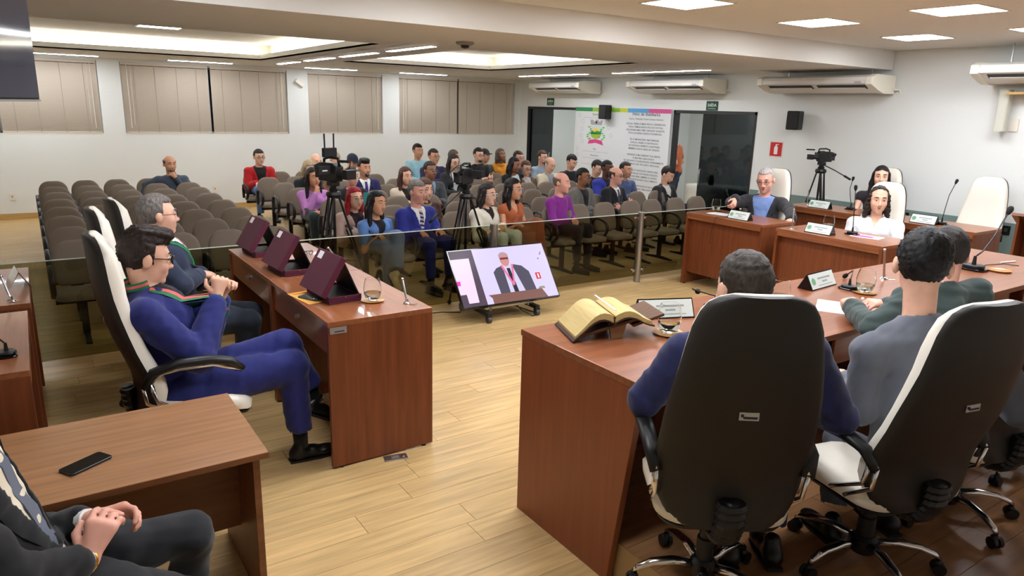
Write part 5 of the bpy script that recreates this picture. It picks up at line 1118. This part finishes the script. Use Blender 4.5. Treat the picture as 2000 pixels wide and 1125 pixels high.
            MB().prism([(-.03*S,-.065*S),(.03*S,-.065*S),(.042*S,.1*S),(.03*S,.18*S),(0,.205*S),(-.03*S,.18*S),(-.042*S,.1*S)], 0, .012*S, 'z')
            b = MB(); b.rings([[g(x, y, zz) for x, y in ((-.032,-.068),(.032,-.068),(.044,.1),(.034,.17),(0,.205),(-.034,.17),(-.044,.1))] for zz in (-.102,-.088)]); b.build('sole', mat('sole_dark', (34,26,22), .7), sh_)
            if st.get('sock') and 'legs' not in st: MB().tube([a+A3(0,0,-.02), kn[i]+(an[i]-kn[i])*.7], [.038*S,.044*S], 10).build('sock', m_cloth(st['sock']), t, smooth=True)
    return t
# ---------------------------------------------------------------- seated pose builder
def seated(x, y, ztop, face, seat=.46, S=1.05, hs=1.12, lean=0., side=0., arms='lap', hyaw=0, hpitch=4, hroll=0, legs='flat', h=.0125, fem=0, back=-.03, hg=None, fwd=.0, **kw):
    """x, y: place of the head above the floor; face: heading in degrees (0 = -Y, + turns to +X)"""
    a = R(face); Fw = A3(math.sin(a), -math.cos(a), 0); Rt = unit(np.cross(Fw, A3(0,0,1))); U = A3(0,0,1)
    pz_ = seat+.115*S; top = .125*hs
    nz = ztop-top-.118*hs-.05*S
    nx = lean  # neck forward of pelvis
    head = A3(x, y, ztop-top); neck = head-U*(head[2]-nz)-Fw*(.035+.03*max(0,hpitch)/40)
    pel = A3(neck[0], neck[1], 0)-Fw*nx-Rt*side+U*pz_
    J = dict(root=pel[:2], pel=pel, neck=neck, head=head, F=Fw, S=S, hs=hs, h=h, **kw)
    if hg: J['hg'] = hg
    T_ = frame(Fw, U); J['HF'], J['HU'] = head_dir(T_, hyaw, hpitch, hroll); upv = unit(neck-pel); ln = np.linalg.norm(neck-pel)
    sw = (.165 if fem else .19)*S
    P = lambda r, f, u: pel+Rt*r*S+Fw*f*S+U*u*S
    for s, k in ((-1,'L'),(1,'R')):
        J['sh'+k] = neck-upv*.075*S+Rt*s*sw; shp = J['sh'+k]
        e = shp+Rt*s*.05*S-U*.26*S+Fw*.04*S
        J['hip'+k] = P(s*.09, .02, -.0); J['kn'+k] = P(s*.13, .43, .01); J['an'+k] = A3(*P(s*.13, .45, 0)[:2], .1*S); J['ft'+k] = Fw
        el, w, d, n, th = e, None, None, None, s
        kneez = pz_+.075*S
        if arms == 'lap': el = e+Fw*.06; w = A3(*P(s*.05, .26, 0)[:2], kneez+.045); d = -Rt*s*.75+Fw*.65-U*.1; n = -U
        elif arms == 'thigh': el = e+Fw*.05; w = A3(*P(s*.12, .24, 0)[:2], kneez+.05); d = Fw-U*.2; n = -U
        elif arms == 'down': el = e; w = A3(*P(s*.21, .2, 0)[:2], kneez+.02); d = Fw-U*.4; n = -U
        elif arms == 'crossed': el = shp+Rt*s*.06*S-U*.24*S+Fw*.10*S; w = neck+Fw*.235*S-U*.27*S-Rt*s*.10*S+U*.03*s; d = -Rt*s+U*.25; n = -Fw
        elif arms in ('chin','chinL'):
            if (s > 0) == (arms == 'chin'): el = shp+Fw*.17*S-U*.24*S-Rt*s*.02; w = head+Fw*.12*S-U*.19*hs+Rt*s*.02; d = U*.8-Rt*s*.4-Fw*.2; n = -Fw
            else: el = e+Fw*.08; w = neck+Fw*.25*S-U*.30*S; d = -Rt*s+Fw*.1; n = -Fw
        elif arms == 'phone': el = e+Fw*.1; w = neck+Fw*.33*S-U*.22*S+Rt*s*.05; d = Fw*.5+U*.6-Rt*s*.4; n = -Rt*s
        elif arms == 'read': el = e+Fw*.07; w = neck+Fw*.30*S-U*.33*S+Rt*s*.06; d = Fw*.7+U*.1-Rt*s*.5; n = U
        elif arms == 'back': 
            if s > 0: el = shp+Rt*.2*S-U*.08*S-Fw*.05; w = el-U*.2*S+Rt*.06+Fw*.06; d = -U; n = -Fw
            else: el = shp+Fw*.14*S-U*.22*S-Rt*.02; w = head+Fw*.1*S-U*.2*hs-Rt*.06; d = U*.6+Rt*.5; n = -Fw
        elif arms == 'desk': el = shp+Rt*s*.08*S-U*.24*S+Fw*.12*S; w = neck+Fw*.40*S-U*.33*S+Rt*s*.10*S; d = Fw*.8-Rt*s*.6; n = -U
        J['el'+k], J['wr'+k] = el, w; J['hd'+k] = (d, n, None, (28,38,28))
        dn, nn = unit(d), unit(np.asarray(n)-unit(d)*(np.asarray(n)@unit(d))); ty = np.cross(dn, nn)
        up_pref = U*.6+Rt*(-s)*.5+Fw*.1 if arms not in ('thigh','lap') else Rt*(-s)*.8+U*.3
        J['hd'+k] = (d, n, 1 if ty@up_pref > 0 else -1, (28,38,28))
    if legs == 'cross':   # left over right
        J['knL'] = P(.04, .46, .13); J['anL'] = P(.16, .60, -.24); J['ftL'] = Fw*.8-U*.5+Rt*.2; J['hangL'] = 1
    if legs == 'crossR':
        J['knR'] = P(-.04, .46, .13); J['anR'] = P(-.16, .60, -.24); J['ftR'] = Fw*.8-U*.5-Rt*.2; J['hangR'] = 1
    return J
# ---------------------------------------------------------------- the audience
def aud(name, p, Y, label, st, face=0, **kw):
    hx = py(p[0], p[1], Y-.12); fem = st.get('fem', 0); kw.setdefault('h', .0135); kw.setdefault('hs', 1.14)
    kw['hyaw'] = -kw.get('hyaw', 14)*.45; kw['hroll'] = -kw.get('hroll', 0); kw.setdefault('hl', .022); kw.setdefault('hg', .017)
    J = seated(hx[0], hx[1], hx[2], face, fem=fem, **kw)
    return person(name, label, J, st, 'people seated in the audience')
K = (24,22,22); BR = (52,36,28); GR = (128,124,120); WH = (240,240,238)
B = dict
aud('a', (330,304), 13.35, 'balding bearded man in grey shirt sitting alone by the back wall', B(skin='tan', hair='bald', hairc=(60,50,44), beard='full', top='shirt', topc=(74,84,98), collar=(74,84,98), fat=1.05), arms='back', side=.05, hyaw=25, lean=0)
aud('b', (505,292), 13.95, 'man in red jacket over a black and red striped shirt, back row by the aisle', B(skin='light', hairc=(34,26,22), top='jacket', topc=(178,32,36), under=(26,22,24), vb=-.05, vw=.11, vmin=.06, bottomc=(74,108,160), glasses='black', shoe='grey'), arms='thigh', hyaw=10)
aud('c', (611,327), 10.45, 'long-haired woman in lilac blouse, hand on her mouth, beside the left tripod', B(skin='tan', fem=1, hair='long', hairc=(30,22,22), top='blouse', topc=(196,134,202), bottomc=(46,58,62)), arms='chin', hyaw=15, lean=.05)
aud('d', (603,312), 12.0, 'fair-haired woman in black top bending forward behind the lilac blouse', B(skin='fair', fem=1, hair='bob', hairc=(168,148,116), top='blouse', topc=(34,36,42), fat=1.15), arms='lap', lean=.2, hpitch=25)
aud('e', (617,300), 12.95, 'bald man with his hand at his brow, half hidden by the left camera', B(skin='light', hair='none', browc=(90,80,74), top='shirt', topc=(96,112,140)), arms='chinL', hpitch=10)
aud('f', (654,297), 13.95, 'person in pale knitted hat behind the left video camera', B(skin='tan', hair='none', browc=(50,40,36), cap=('knit', (176,162,134)), top='jacket', topc=(206,162,96), beard='full', hairc=(70,56,46)), arms='lap')
aud('g', (688,301), 12.95, 'man in navy cap and pale shirt, head bowed, back row', B(skin='tan', hair='short', hairc=K, cap=('cap', (36,44,60)), top='shirt', topc=(214,208,200)), arms='read', hpitch=22)
aud('h', (640,330), 11.2, 'person in dark padded jacket hidden behind the left video camera', B(skin='tan', hairc=K, top='jacket', topc=(44,50,54), bottomc=(40,60,140)), arms='lap', lean=.1)
aud('i', (686,326), 10.45, 'woman with tied hair in black jacket over pink top', B(skin='light', fem=1, hair='bun', hairc=(56,40,30), vol=.008, top='jacket', topc=(34,30,32), under=(220,110,160), vb=.2, vw=.08), arms='lap', hyaw=25)
aud('j', (711,311), 11.2, 'bearded man in dark blue suit and purple tie in the middle block', B(skin='tan', hairc=(40,36,36), quiff=1, beard='goatee', top='suit', topc=(44,44,92), under=WH, tie=(66,48,130), collar=WH), arms='lap', hyaw=20)
aud('k', (792,326), 10.45, 'woman with brown hair in beige blazer over black top', B(skin='light', fem=1, hair='long', hairc=(72,42,34), top='suit', topc=(206,190,172), under=(34,28,28), vb=.0, vw=.09, vmin=.03, lips='red'), arms='lap', hyaw=20)
aud('l', (692,365), 8.8, 'woman with red hair holding a turquoise phone, in patterned jacket', B(skin='light', fem=1, hair='long', hairc=(150,20,34), len=.22, part=.0, top='jacket', topc=(186,160,150), under=(40,26,34), vb=.0, vw=.09, vmin=.03, bottomc=(170,150,144), glasses='silver'), arms='phone', hyaw=20)
phn = phone((0,0,0), 0, 'turquoise phone held up by the woman with red hair', mat('phone_teal', (70,172,176), .4)); q = py(716,388,8.42); phn.location = tuple(q); phn.rotation_euler = (R(80), 0, R(150))
aud('m', (735,373), 7.95, 'black-haired woman in denim blouse and wide denim trousers, front row', B(skin='tan', fem=1, hair='long', hairc=(20,18,22), top='blouse', topc=(98,136,196), sleeve='short', under=(28,26,32), vb=.0, vw=.07, vmin=.02, bottomc=(104,122,162), wide=1.5, shoe='beige', hn=.0015), face=12, arms='thigh', hyaw=20, hroll=8, legs='cross', h=.011)
aud('n', (815,352), 7.95, 'grey-haired man in royal blue suit with striped tie, front row', B(skin='pink', hairc=(120,116,112), top='suit', topc=(44,52,136), under=WH, tie=(196,186,178), stripe=(50,48,110), collar=WH, cuffs=WH, bottomc=(40,46,120), sock=(20,20,24), fat=1.08), face=10, arms='thigh', hyaw=18, h=.011, S=1.1)
aud('o', (830,349), 8.8, 'woman with pinned-up hair and patterned scarf behind the man in royal blue suit', B(skin='light', fem=1, hair='bun', hairc=(84,56,44), vol=.02, top='jacket', topc=(74,44,38), scarf=(150,130,92)), arms='lap', hyaw=20)
aud('p', (840,316), 10.45, 'man with thin moustache in dark grey suit, grey tie and spectacles', B(skin='brown', hair='short', hairline=.088, hairc=(40,34,32), top='suit', topc=(72,76,80), under=(140,162,184), tie=(84,98,116), collar=(140,162,184), glasses='silver'), arms='lap', hyaw=22)
aud('q', (816,281), 13.3, 'tall young man in pale blue shirt at the back wall', B(skin='tan', hairc=(34,26,22), top='shirt', topc=(168,214,228), collar=(168,214,228)), arms='lap', hyaw=20, side=.04)
aud('r', (847,291), 12.4, 'man in dark blue shirt and black waistcoat, arms crossed', B(skin='tan', hairc=(46,36,34), glasses='brown', top='shirt', topc=(52,50,84), collar=(52,50,84)), arms='crossed', hyaw=15)
aud('s', (886,301), 11.5, 'long-haired woman with spectacles in black jacket over white print top', B(skin='light', fem=1, hair='long', hairc=(28,22,24), glasses='black', top='suit', topc=(40,40,44), under=(206,214,216), vb=.0, vw=.09, vmin=.02), arms='read', hpitch=12, hyaw=10)
aud('t', (886,293), 12.4, 'person with greying hair almost hidden behind a long-haired woman', B(skin='tan', hairc=(96,82,70), top='shirt', topc=(70,66,64)), arms='lap')
aud('u', (935,289), 12.4, 'heavy bearded man in black t-shirt with crossed arms', B(skin='light', hairc=(26,22,22), beard='full', glasses='black', top='tee', topc=(34,36,40), sleeve='short', fat=1.2, watch=('R','watch')), arms='crossed', hyaw=10)
aud('v', (947,291), 13.3, 'man in dark cap and camouflage shirt behind the heavy bearded man', B(skin='tan', hairc=K, cap=('cap', (40,40,40)), top='shirt', topc=(72,74,64)), arms='lap', hyaw=20)
aud('w', (978,290), 13.3, 'woman in orange hooded sweater near the corner', B(skin='brown', fem=1, hair='bob', hairc=(86,76,72), top='hoodie', topc=(214,142,44), fat=1.15), arms='lap', hpitch=-8)
aud('x', (952,358), 7.95, 'dark-haired woman in cream jacket with white spectacles, front row', B(skin='light', fem=1, hair='bob', hairc=(38,30,30), glasses='white', gr=.003, top='jacket', topc=(226,220,204), under=(34,28,30), vb=.28, vw=.075, bottomc=(198,206,204), lips='red'), face=14, arms='lap', hyaw=22, h=.011)
aud('y', (1003,348), 7.95, 'long-haired woman in rust top and rust skirt, front row', B(skin='tan', fem=1, hair='long', hairc=(22,18,20), top='blouse', topc=(178,96,58), sleeve='none', vneck=(.28,.08), glasses='silver', bottomc=(136,74,46), wide=2.0, shoe='beige'), face=16, arms='thigh', hyaw=20, legs='cross', h=.011)
aud('z', (1005,307), 11.5, 'dark-skinned woman in black jacket leaning towards her neighbour', B(skin='brown', fem=1, hair='long', hairc=(20,18,20), top='suit', topc=(38,38,42), under=(206,210,214), vb=.0, vw=.1, vmin=.03), arms='lap', hyaw=40, hpitch=12, side=.08, lean=.08)
aud('A', (1028,314), 11.5, 'woman in brown jacket over grey top with dark spectacles', B(skin='light', fem=1, hair='bun', hairc=(92,70,56), glasses='black', top='jacket', topc=(112,84,58), under=(172,170,170), vb=.0, vw=.1, vmin=.05, fat=1.15), arms='lap', hpitch=12, hyaw=-10, side=-.05)
aud('B', (1013,295), 12.4, 'man with spectacles behind the woman in brown jacket', B(skin='pink', hairc=(58,46,40), glasses='brown', top='shirt', topc=(60,62,70)), arms='lap', hyaw=12)
aud('C', (1060,294), 12.4, 'bearded man in light blue-grey shirt by the dark doorway', B(skin='light', hairc=(70,52,40), beard='full', glasses='black', top='shirt', topc=(150,168,184), collar=(150,168,184)), arms='lap', hyaw=30)
aud('D', (1075,307), 11.5, 'balding man in cream jacket looking down', B(skin='light', hair='bald', hairc=(150,130,104), top='suit', topc=(224,212,184), under=(150,160,170), vb=.02, vw=.09), arms='read', hpitch=24, hyaw=5)
aud('E', (1117,302), 11.5, 'man in black polo shirt looking down', B(skin='light', hairc=(28,22,22), top='shirt', topc=(34,38,46), collar=(34,38,46)), arms='read', hpitch=26)
aud('F', (1098,337), 7.95, 'balding man in purple shirt at the end of the front row', B(skin='pink', hair='bald', hairc=(120,100,90), browc=(110,90,80), top='shirt', topc=(132,44,140), collar=(132,44,140), bottomc=(36,34,42), fat=1.1, sock=(20,20,22)), face=18, arms='lap', hyaw=20, h=.011, lean=.03)
aud('G', (1140,328), 8.78, 'dark-skinned man in grey blazer over black t-shirt', B(skin='brown', hairc=(28,24,24), vol=.006, glasses='black', beard='goatee', top='suit', topc=(110,108,104), under=(32,32,36), vb=-.02, vw=.09, vmin=.02, bottomc=(70,70,74), fat=1.06), face=12, arms='lap', hyaw=18, h=.012)
aud('H', (1167,313), 10.62, 'man with spectacles in dark shirt looking down beside the hymn board', B(skin='light', hairc=(28,24,24), glasses='black', top='shirt', topc=(44,44,50)), arms='read', hpitch=20, hyaw=20)
aud('I', (1187,313), 9.72, 'dark-skinned bearded man in bright blue jacket', B(skin='dark', hairc=(22,20,20), vol=.006, beard='full', top='suit', topc=(56,66,170), under=(40,42,52), vb=.1, vw=.08), arms='lap', hyaw=15)
aud('J', (1204,326), 8.78, 'balding man with spectacles in black jacket, arms crossed', B(skin='pink', hair='bald', hairc=(70,56,50), glasses='black', top='suit', topc=(38,38,42), under=WH, tie=(70,76,90), collar=WH, vb=.2, vw=.07, fat=1.12), face=12, arms='crossed', hyaw=18, h=.012)
aud('L', (1223,316), 9.72, 'tanned man in blue denim shirt, arms crossed', B(skin='tan', hairc=(36,32,32), vol=.007, top='shirt', topc=(82,98,140), collar=(82,98,140)), arms='crossed', hyaw=22)
aud('M', (1305,325), 8.9, 'dark-haired man in black suit and white open shirt looking at a phone', B(skin='light', hairc=(36,28,26), beard='goatee', top='suit', topc=(40,40,44), under=WH, collar=WH, vb=.02, vw=.085, vmin=.03, fat=1.1), face=8, arms='read', hpitch=28, h=.012)
q = py(1308,386,8.45); phn = phone((0,0,0), 0, 'black phone held by the man in black suit and white shirt', m_black); phn.location = tuple(q); phn.rotation_euler = (R(35), 0, R(20))
# ---------------------------------------------------------------- people at the desks
def J0(F, HF, HU=(0,0,1), S=1.12, hs=1.2, h=.008, **kw):
    F = A3(*F); HF = unit(A3(*HF)); HU = A3(*HU); HU = unit(HU-HF*(HU@HF)); return dict(F=unit(F), HF=HF, HU=HU, S=S, hs=hs, h=h, hl=.012, hg=.0095, **kw)
yw = lambda a, dn=0: A3(math.sin(R(a))*math.cos(R(dn)), math.cos(R(a))*math.cos(R(dn)), -math.sin(R(dn)))
# man in bright blue suit (profile, legs crossed)
J = J0((1,.0,0), yw(84, 12), hsz=1.15, cuff=.045)
J.update(head=py(284,503,4.28), neck=py(281,560,4.27), pel=py(352,752,4.27), shR=py(283,618,4.04), shL=py(285,606,4.5), elR=py(388,700,4.0), elL=py(400,680,4.52), wrR=py(424,582,4.2), wrL=py(432,578,4.33),
         hipR=py(372,758,4.16), hipL=py(372,748,4.38), knR=py(572,716,4.12), anR=py(588,858,4.1), knL=py(556,672,4.28), anL=py(620,778,4.22), ftR=A3(1,-.05,0), ftL=A3(.9,-.1,-.45), hangL=1)
J['root'] = J['pel'][:2]; J['anR'][2] = .11
J['hdR'] = (A3(.25,.25,.9), A3(.2,.9,-.1), 1, (50,60,40)); J['hdL'] = (A3(.35,-.35,.85), A3(.1,-.9,0), -1, (45,55,40))
person('P1', 'man in bright blue suit with a green and pink ribbon, legs crossed, hands clasped', J, B(skin='light', hairc=(44,34,30), quiff=1, vol=.016, hn=.004, glasses='black', gr=.003, top='suit', topc=(38,44,108), crease=.003, under=(22,22,30), vb=.16, vw=.075, sash=1, arm=1.22, leg=1.25, fat=1.15, ch=1.4, hem=.86, bottomc=(38,44,108), sock=(14,14,18), lips='natural'))
# grey-haired man behind him
J = J0((1,.0,0), yw(86, 2), S=1.08, hs=1.14, h=.0095, hsz=1.1)
J.update(head=py(308,420,5.5), neck=py(303,464,5.5), pel=py(352,610,5.5), shR=py(303,506,5.27), shL=py(306,500,5.72), elR=py(352,556,5.22), elL=py(385,548,5.74), wrR=py(388,538,5.40), wrL=py(392,534,5.58), hipR=py(370,618,5.38), hipL=py(370,612,5.6), knR=py(486,628,5.34), knL=py(490,612,5.62), anR=py(480,720,5.34), anL=py(488,715,5.62))
J['root'] = J['pel'][:2]; J['anR'][2] = J['anL'][2] = .11
J['hdR'] = (A3(.55,.6,-.1), A3(-.3,.3,-.8), 1, (40,50,40)); J['hdL'] = (A3(.55,-.6,0), A3(-.3,-.3,-.8), -1, (40,50,40))
person('P2', 'grey-haired man in dark suit with ribbon and spectacles, seated behind the bright blue suit', J, B(skin='light', hairc=(112,106,102), hairline=.082, vol=.014, glasses='black', gr=.0018, top='suit', topc=(48,56,76), under=WH, tie=(120,36,60), collar=WH, cuffs=WH, sash=1, arm=1.15, leg=1.2, ch=1.4, fat=1.1, bottomc=(44,50,62)))
# man in black suit cut by the near left corner
J = J0((.93,-.12,.0), yw(80, 5), S=1.15, hs=1.2, hsz=1.2, h=.0075, cuff=.06)
J.update(head=py(-215,760,2.42), neck=py(-165,850,2.42), pel=py(45,1135,2.42), shR=py(-150,975,2.2), shL=py(-110,905,2.66), elR=py(15,1135,2.12), elL=py(55,1050,2.70), wrR=py(172,1096,2.27), wrL=py(178,1015,2.50), hipR=py(110,1150,2.34), hipL=py(110,1105,2.56), knR=py(440,1185,2.36), knL=py(372,1040,2.62), anR=py(450,1420,2.4), anL=py(372,1290,2.66))
J['root'] = J['pel'][:2]; J['anR'][2] = J['anL'][2] = .11
J['hdR'] = (A3(.45,.45,.75), A3(.3,.75,-.5), 1, (25,45,35)); J['hdL'] = (A3(.8,-.15,.1), A3(.3,-.8,-.5), -1, (35,45,35))
person('P3', 'person in black suit with gold bracelet and clasped hands, cut by the near left corner', J, B(skin='pink', hairc=(60,50,46), top='suit', topc=(30,31,34), crease=.004, under=(226,214,190), tie=(96,104,120), vb=.04, vw=.12, vmin=.03, cuffs=WH, bottomc=(38,40,44), watch=('R','bracelet')))
# balding man in navy, back to the camera
d1 = 2.92
J = J0(yw(34), yw(24, 14), S=1.08, hs=1.27, h=.009)
J.update(head=pd(1453,566,d1), neck=pd(1455,648,d1-.04), pel=pd(1448,905,d1+.06), shL=pd(1335,690,d1-.1), shR=pd(1580,690,d1-.1), elL=pd(1258,780,d1-.02), elR=pd(1640,815,d1-.02), wrL=pd(1335,740,3.2), wrR=pd(1560,760,3.2), hipL=pd(1395,925,d1), hipR=pd(1500,925,d1), knL=pd(1390,880,3.3), knR=pd(1515,880,3.3), anL=pd(1430,1010,3.2), anR=pd(1515,1000,3.2))
J['root'] = J['pel'][:2]; J['anL'][2] = J['anR'][2] = DS+.11
for k in 'LR': J['hd'+k] = (yw(34), A3(0,0,-1), 1, (25,35,25))
person('P4', 'balding man in navy suit seen from behind above a black chair back', J, B(skin='light', hair='receding', hairline=.07, hairc=(52,44,38), vol=.008, hn=.003, top='suit', topc=(34,38,78), crease=.003, bottomc=(34,36,66)))
# man in grey suit
d2 = 3.12
J = J0(yw(22), yw(60, 6), S=1.1, hs=1.27, h=.009)
J.update(head=pd(1803,518,d2), neck=pd(1795,622,d2-.02), pel=pd(1765,900,d2+.12), shL=pd(1700,688,d2-.02), shR=pd(1925,668,d2-.08), elL=pd(1680,800,d2+.05), elR=pd(1990,800,d2-.02), wrL=pd(1660,740,3.5), wrR=pd(1900,740,3.6), hipL=pd(1725,920,d2+.15), hipR=pd(1815,910,d2+.15), knL=pd(1640,860,3.5), knR=pd(1745,830,3.6), anL=pd(1630,985,3.4), anR=pd(1740,960,3.5))
J['root'] = J['pel'][:2]; J['anL'][2] = J['anR'][2] = DS+.11
for k in 'LR': J['hd'+k] = (yw(22), A3(0,0,-1), 1, (25,35,25))
person('P5', 'black-haired man in grey suit seen from behind at the head table', J, B(skin='light', hairc=(20,19,20), vol=.014, hn=.004, top='suit', topc=(98,102,112), crease=.003, bottomc=(90,94,104)))
# man in dark green jacket leaning on the table
J = J0(yw(5), yw(40, 18), S=1.08, hs=1.2, h=.009, hsz=1.1)
J.update(head=pd(1848,498,3.95), neck=pd(1838,562,3.9), pel=pd(1850,820,3.85), shL=pd(1770,590,3.85), shR=pd(1905,572,3.95), elL=pd(1708,642,3.75), elR=pd(1880,640,4.1), wrL=pz(1663,600,1.13), wrR=pz(1728,594,1.12), hipL=pd(1810,830,3.95), hipR=pd(1890,830,3.95), knL=pd(1740,770,4.2), knR=pd(1820,760,4.3), anL=pd(1745,880,4.1), anR=pd(1820,870,4.2))
J['root'] = J['pel'][:2]; J['anL'][2] = J['anR'][2] = DS+.11
J['hdL'] = (A3(.55,.5,.12), A3(.2,-.2,-.9), -1, (30,40,30)); J['hdR'] = (A3(-.75,.25,.1), A3(0,.2,-.9), 1, (30,40,30))
person('P6', 'person in dark green jacket leaning on the head table with clasped hands', J, B(skin='pink', hairc=(40,34,32), top='suit', topc=(58,72,70), crease=.004, cuffs=(206,104,104), bottomc=(40,44,50)))
J = J0(yw(0), yw(20), S=1.08, hs=1.2, h=.012)
J.update(head=pd(2085,530,4.5), neck=pd(2085,590,4.45), pel=pd(2095,830,4.4), shL=pd(2020,618,4.4), shR=pd(2160,612,4.4), elL=pd(1996,690,4.4), elR=pd(2180,690,4.4), wrL=pd(2000,640,4.65), wrR=pd(2120,640,4.7), hipL=pd(2060,840,4.5), hipR=pd(2130,840,4.5), knL=pd(2000,780,4.7), knR=pd(2080,780,4.8), anL=pd(2000,870,4.6), anR=pd(2080,870,4.6))
J['root'] = J['pel'][:2]; J['anL'][2] = J['anR'][2] = DS+.11
for k in 'LR': J['hd'+k] = (yw(0), A3(0,0,-1), 1, (25,35,25))
person('P7', 'person in bright blue sleeve just cut off by the right edge', J, B(skin='light', hairc=(40,34,32), top='suit', topc=(56,70,150), bottomc=(40,44,80)))
# elderly man, woman in white, dark-haired woman: seated facing the left desks
def desk_sitter(p, X, face, lab, st, **kw):
    q = px(p[0], p[1], X); J = seated(X, q[1], q[2], face, seat=.56, h=.0095, hg=.012, hl=.02, **kw); return J, lab, st
J, l, s_ = desk_sitter((1498,329), 7.95, -64, 'elderly grey-haired man in dark jacket and blue shirt reaching for a microphone', B(skin='pink', hairc=(176,170,168), hairline=.084, vol=.009, glasses='black', gr=.0016, browc=(120,112,108), top='suit', topc=(48,48,52), under=(120,144,196), vb=-.05, vw=.12, vmin=.035, collar=(120,144,196), fat=1.15, cuffs=(70,80,130)), S=1.16, hs=1.24, arms='desk', hyaw=2, hpitch=14, hroll=4)
J['wrR'] = px(1437,388,7.25); J['elR'] = px(1428,396,7.6); J['elR'][2] = max(J['elR'][2], 1.0); J['hdR'] = (A3(-.6,-.25,-.7), A3(-.5,.1,-.6), -1, (25,40,30)); J['wrL'] = px(1547,428,7.7); J['elL'] = px(1540,408,8.0); J['hdL'] = (A3(-.9,0,-.3), A3(0,0,-1), 1, (25,35,25))
person('O', l, J, s_)
J, l, s_ = desk_sitter((1720,364), 8.0, -66, 'woman in white shirt with curly dark hair tied back', B(skin='light', fem=1, hair='curly', hairc=(46,36,32), vol=.008, hairline=.112, top='shirt', topc=(240,240,242), collar=(244,244,246), vneck=(.36,.04), fat=1.08), S=1.2, hs=1.22, arms='lap', hyaw=-14, hpitch=4)
person('Wm', l, J, s_)
J, l, s_ = desk_sitter((1724,324), 9.78, -62, 'woman with long straight black hair in the back white armchair', B(skin='light', fem=1, hair='long', hairc=(24,20,22), len=.3, hn=.001, top='blouse', topc=(40,38,42), sleeve='none', vneck=(.34,.06)), S=1.14, hs=1.2, arms='lap', hyaw=-4, hpitch=2)
person('Dw', l, J, s_)
# man standing in the corridor
Xs = 11.45; b0 = px(1320,300,Xs); yb = b0[1]
J = J0((-.5,.86,0), (-.5,.86,0), S=1.08, hs=1.12, h=.012)
Pt = lambda r, f, z: A3(Xs, yb, 0)+A3(.86,.5,0)*r+A3(-.5,.86,0)*f+A3(0,0,z)
J.update(root=(Xs, yb), pel=Pt(0,0,.98), neck=Pt(-.08,-.02,1.52), head=Pt(-.28,.06,1.64), hg=.015, hl=.02)
for s, k in ((-1,'L'),(1,'R')):
    J['sh'+k] = Pt(s*.21,-.02,1.44); J['el'+k] = Pt(s*.30,-.08,1.16); J['wr'+k] = Pt(s*.2,.08,.98); J['hip'+k] = Pt(s*.1,0,.94); J['kn'+k] = Pt(s*.11,.03,.52); J['an'+k] = Pt(s*.11,-.02,.11); J['hd'+k] = (A3(0,0,-1)*.7+A3(-.5,.86,0)*.6, A3(.86,.5,0)*-s, s, (25,35,25))
person('S', 'man in orange polo shirt standing in the corridor behind the open doorway', J, B(skin='tan', hairc=K, top='tee', topc=(176,92,52), sleeve='short', bottomc=(38,46,76), fat=1.1))
for i, o in enumerate([o for o in bpy.data.objects if o.name in ('P1','P2','P3','P4','P5','P6','P7','O','Wm','Dw','S')]): pass
